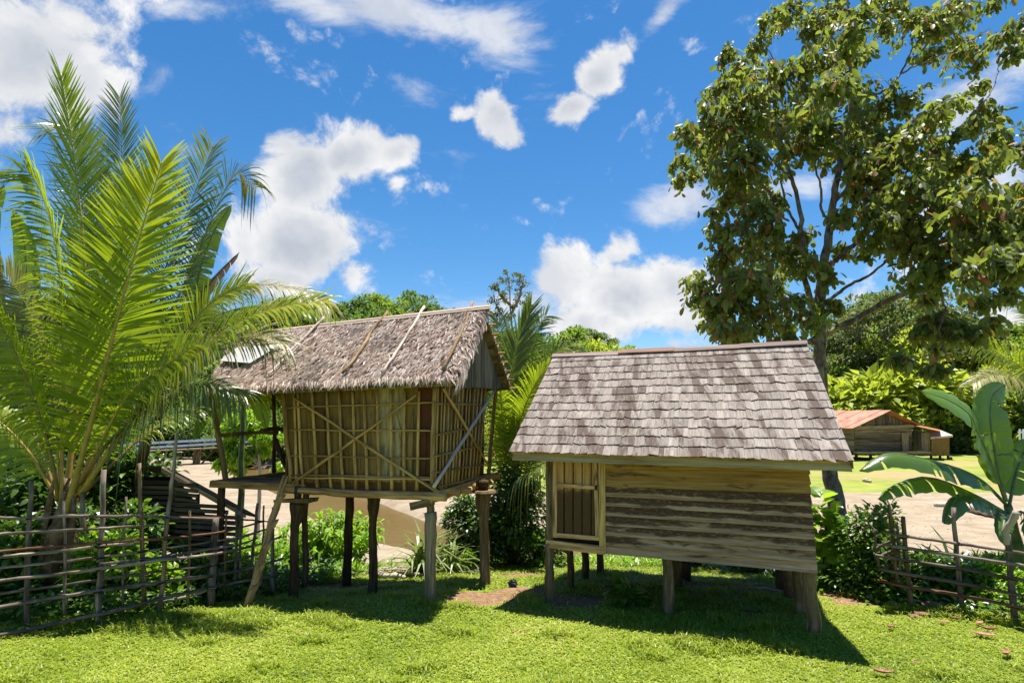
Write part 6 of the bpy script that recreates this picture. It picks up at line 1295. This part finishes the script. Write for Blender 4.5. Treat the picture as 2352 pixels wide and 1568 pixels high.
        F = [(i*(m+1)+j, i*(m+1)+j+1, (i+1)*(m+1)+j+1, (i+1)*(m+1)+j) for i in range(n) for j in range(m)]; k = len(V); V += [x-np.array([0, 0, .012]) for x in V]; F += [tuple(k+q for q in f[::-1]) for f in F]
        mb.add(V, F); tag(mb.build('bark_slab', M['barkslab'], smooth=True), lab, 'bark')
litter()

# ------------------------------------------------------------------ the far wood
def tree_proto(H, cw, ch, ncl, nl, L, mat, tr=.22, airy=False, label='', name='forest_tree', group='trees of the far wood', cat='tree', loc=(0, 0, 0)):
    rt = root(name, (0, 0, 0), label, cat, group); mb = MB(); C_ = []
    for k in range(ncl):
        d = rdir(1, -.75, 1.)[0]; r = rng.uniform(.35, .95) if not airy else rng.uniform(.5, 1.); C_.append([d[0]*cw*r, d[1]*cw*r, H-ch+ch*.95*d[2]*r])
    C_ = np.array(C_); tube(mb, [[0, 0, -.5], [rng.normal(0, .2), 0, (H-ch)*.6], [rng.normal(0, .3), rng.normal(0, .2), H-ch*.5]], [tr, tr*.8, tr*.3], 8, .5, 10, .03, .05)
    for c in C_[:min(ncl, 22)]:
        b = np.array([0, 0, max(H-2*ch, (H-ch)*.5)+rng.random()*ch*.5]); tube(mb, [b, (b+c)/2+[0, 0, -.1*ch], c], [tr*.35, tr*.2, tr*.07], 5, .5, 6, .03, 0, caps=False)
    mb.build('trunk', M['bark'], rt, True)
    i = rng.integers(0, ncl, nl); rc = (cw*.36 if not airy else cw*.24)*rng.uniform(.6, 1.25, ncl); d = rdir(nl, -.5, 1.); P = C_[i]+d*(rc[i]*rng.random(nl)**.35)[:, None]*[1, 1, .62]
    mb = MB(); LL = L*rng.uniform(.6, 1.3, nl); vc = rng.uniform(0, .6, ncl); scatter(mb, DIAM, P, d+rdir(nl)*.8, rdir(nl)*.6+[0, 0, 1.]+d*.3, LL, LL*.6, np.clip(vc[i]+rng.uniform(0, .45, nl), 0, 1)); mb.build('crown', M[mat], rt)
    rt['_h'] = 0; del rt['_h']; return rt
SKYU = [-200, 0, 300, 600, 745, 800, 860, 905, 950, 990, 1050, 1110, 1180, 1240, 1290, 1330, 1400, 1470, 1560, 1750, 1880, 1960, 2050, 2150, 2230, 2300, 2500]
SKYV = [700, 690, 680, 690, 690, 668, 670, 658, 680, 674, 700, 730, 745, 765, 738, 732, 756, 795, 815, 810, 790, 720, 668, 655, 680, 745, 730]
def far_wood():
    PR = []
    for (H, cw, ch, ncl, nl, L, mat, airy, lab) in ((12, 4.2, 4.0, 30, 3600, .50, 'far1', False, 'round crowned mid green tree in the far wood'), (13, 3.6, 4.6, 28, 3400, .50, 'far2', False, 'dark dense tree in the far wood'),
            (11, 4.6, 3.6, 30, 3600, .52, 'far2', False, 'wide dark tree in the far wood'), (12, 3.4, 4.2, 26, 3200, .48, 'far1', False, 'narrow mid green tree in the far wood'),
            (10, 3.8, 3.4, 26, 3000, .50, 'far3', False, 'yellow green tree in the far wood'), (14, 4.4, 4.6, 30, 2300, .42, 'thin', True, 'open crowned olive tree with bare limbs in the far wood')):
        PR.append([tree_proto(H, cw, ch, ncl, nl, L, mat, .22, airy, lab), H, False])
    def put(k, u, Y, vt, rz=None, scl_=None, mx=2.2):
        p = PY(u, 900, Y); b = gz(p[0], Y); zt = PY(u, vt, Y)[2]; s = float(np.clip((zt-b)/PR[k][1], .35, mx)); rz = rng.uniform(0, 6.28)
        sx = s**.6*1.05 if s > 1 else s; sc = (sx, sx, s)
        if not PR[k][2]:
            r = PR[k][0]; r.location = (p[0], Y, b); r.rotation_euler = (0, 0, rz); r.scale = sc; PR[k][2] = True
        else: copy_tree(PR[k][0], (p[0], Y, b), rz, sc)
    sky = lambda u: float(np.interp(u, SKYU, SKYV))
    for u in np.arange(-160, 2520, 44):
        u2 = u+rng.uniform(-12, 12); put(int(rng.choice([0, 1, 2, 3, 0, 1])), u2, rng.uniform(98, 112), sky(u2)+rng.uniform(-6, 14), mx=1.7)
    for u in np.arange(-160, 2520, 52):
        u2 = u+rng.uniform(-16, 16); put(int(rng.choice([0, 1, 2, 3, 4, 0])), u2, rng.uniform(78, 88), sky(u2)+rng.uniform(22, 70))
    for u in np.arange(-120, 2500, 60):
        u2 = u+rng.uniform(-18, 18)
        if u2 > 1850: k = int(rng.choice([4, 0, 4, 4, 0])); vt = sky(u2)+rng.uniform(60, 150)
        else: k = int(rng.choice([0, 1, 2, 3])); vt = sky(u2)+rng.uniform(70, 150)
        put(k, u2, rng.uniform(61, 70), vt)
    for u, vt in ((1985, 672), (2060, 640), (2140, 628), (2215, 665), (1940, 735)): put(5, u, 64+rng.random()*5, vt)
    PB = []
    for (H, cw, mat, lab) in ((3.2, 2.4, 'far1', 'mid green bush along the foot of the far wood'), (2.8, 2.6, 'far3', 'yellow green bush along the foot of the far wood'), (3.6, 2.4, 'far2', 'dark bush along the foot of the far wood')):
        rt = root('forest_bush', (0, 0, 0), lab, 'bush', 'bushes along the far wood'); n = 1900; C_ = rng.uniform(-1, 1, (14, 3))*[cw*.7, cw*.7, H*.35]+[0, 0, H*.42]; i = rng.integers(0, 14, n); d = rdir(n, -.5, 1)
        P = C_[i]+d*rng.random((n, 1))**.4*[cw*.4, cw*.4, H*.28]; P[:, 2] = np.maximum(P[:, 2], 0); L = .36*rng.uniform(.6, 1.3, n); mb = MB(); scatter(mb, DIAM, P, d+rdir(n)*.7, rdir(n)*.5+[0, 0, 1]+d*.3, L, L*.6, np.clip(rng.uniform(0, .55, 14)[i]+rng.uniform(0, .45, n), 0, 1)); mb.build('foliage', M[mat], rt)
        PB.append([rt, False])
    def putb(k, x, Y, s):
        s = float(s)
        if not PB[k][1]: r = PB[k][0]; r.location = (x, Y, gz(x, Y)); r.scale = (s, s, s); PB[k][1] = True
        else: copy_tree(PB[k][0], (x, Y, gz(x, Y)), rng.uniform(0, 6.28), s)
    for u in np.arange(-100, 2480, 42):
        Y = rng.uniform(56, 60); 
        if u > 1860: Y += 3
        x = PY(u+rng.uniform(-15, 15), 1000, Y)[0]; putb(int(rng.choice([0, 0, 1, 2])), x, Y, rng.uniform(.7, 1.35))
    for u in np.arange(1880, 2480, 34):
        Y = rng.uniform(58, 64); x = PY(u+rng.uniform(-15, 15), 1000, Y)[0]; putb(int(rng.choice([0, 1, 1, 2])), x, Y, rng.uniform(1.3, 2.0))
    for u in np.arange(1870, 2500, 40):
        Y = rng.uniform(63, 69); x = PY(u+rng.uniform(-15, 15), 1000, Y)[0]; putb(int(rng.choice([0, 1, 1])), x, Y, rng.uniform(2.3, 3.3))
    for u in np.arange(-100, 760, 55):
        Y = rng.uniform(60, 66); x = PY(u+rng.uniform(-15, 15), 1000, Y)[0]; putb(int(rng.choice([0, 0, 1, 2])), x, Y, rng.uniform(1.8, 2.8))
    for u in (330, 372, 410, 640, 680, 470, 530, 585): x = PY(u, 1000, 54)[0]; putb(2, x, 54+rng.uniform(-1, 1), 1.1)
    # tall slim tree above the gap, yellow tree on the hill
    g = gp(1172, 900, 52.); rt = tree_proto(1, 1, 1, 2, 4, .1, 'thin', .01) if False else None
    rt = root('slim_tree', g, 'tall slim tree with an open crown rising above the gap between the roofs', 'tree'); mb = MB(); Y = 52.
    q = lambda u, v, d=0.: PY(u, v, Y+d)
    lines = [[(1180, 860), (1176, 760), (1172, 700), (1168, 650), (1165, 628)], [(1178, 800), (1160, 740), (1140, 700), (1132, 670)], [(1174, 720), (1190, 690), (1200, 650), (1195, 625)], [(1172, 700), (1150, 680), (1140, 650)], [(1180, 780), (1205, 745), (1212, 720)]]
    mb2 = []
    for k, l in enumerate(lines): tube(mb, [g-[0, 0, .3]] *(k == 0)+[q(u, v, rng.normal(0, .3)) for u, v in l], [.26 if k == 0 else .14, .1, .04], 7, .5, 18, .03, .05)
    mb.build('trunk', M['bark'], rt, True); P = []
    for (u, v, r) in ((1165, 632, 15), (1190, 630, 14), (1150, 655, 15), (1175, 655, 16), (1197, 650, 12), (1135, 662, 11), (1190, 672, 15), (1160, 680, 13), (1140, 690, 14), (1200, 690, 14), (1180, 700, 12), (1150, 712, 16), (1210, 712, 14), (1133, 725, 13), (1170, 730, 12), (1205, 738, 13), (1145, 745, 12)):
        for j in range(5): P.append(q(u+rng.normal(0, r*.6), v+rng.normal(0, r*.45), rng.normal(0, .4))+rdir(26)*rng.random((26, 1))**.5*[.34, .34, .2])
    P = np.concatenate(P); n = len(P); L = rng.uniform(.14, .28, n); mb = MB(); scatter(mb, DIAM, P, rdir(n), rdir(n)+[0, 0, .6], L, L*.6, rng.random(n)); mb.build('crown', M['thin'], rt)
    for (u, v, Y, k, lab) in ((1362, 772, 76, 4, 'bright yellow tree on the hillside above the ridge of the shingled roof'), (1300, 780, 74, 0, 'rounded green tree left of the yellow tree above the shingled roof')):
        src = PR[k][0]; p = PY(u, 900, Y); b = gz(p[0], Y); s = (PY(u, v, Y)[2]-b)/PR[k][1]; c = copy_tree(src, (p[0], Y, b), 1., (s*.8, s*.8, s), lab); c['group'] = 'trees of the far wood'
far_wood()
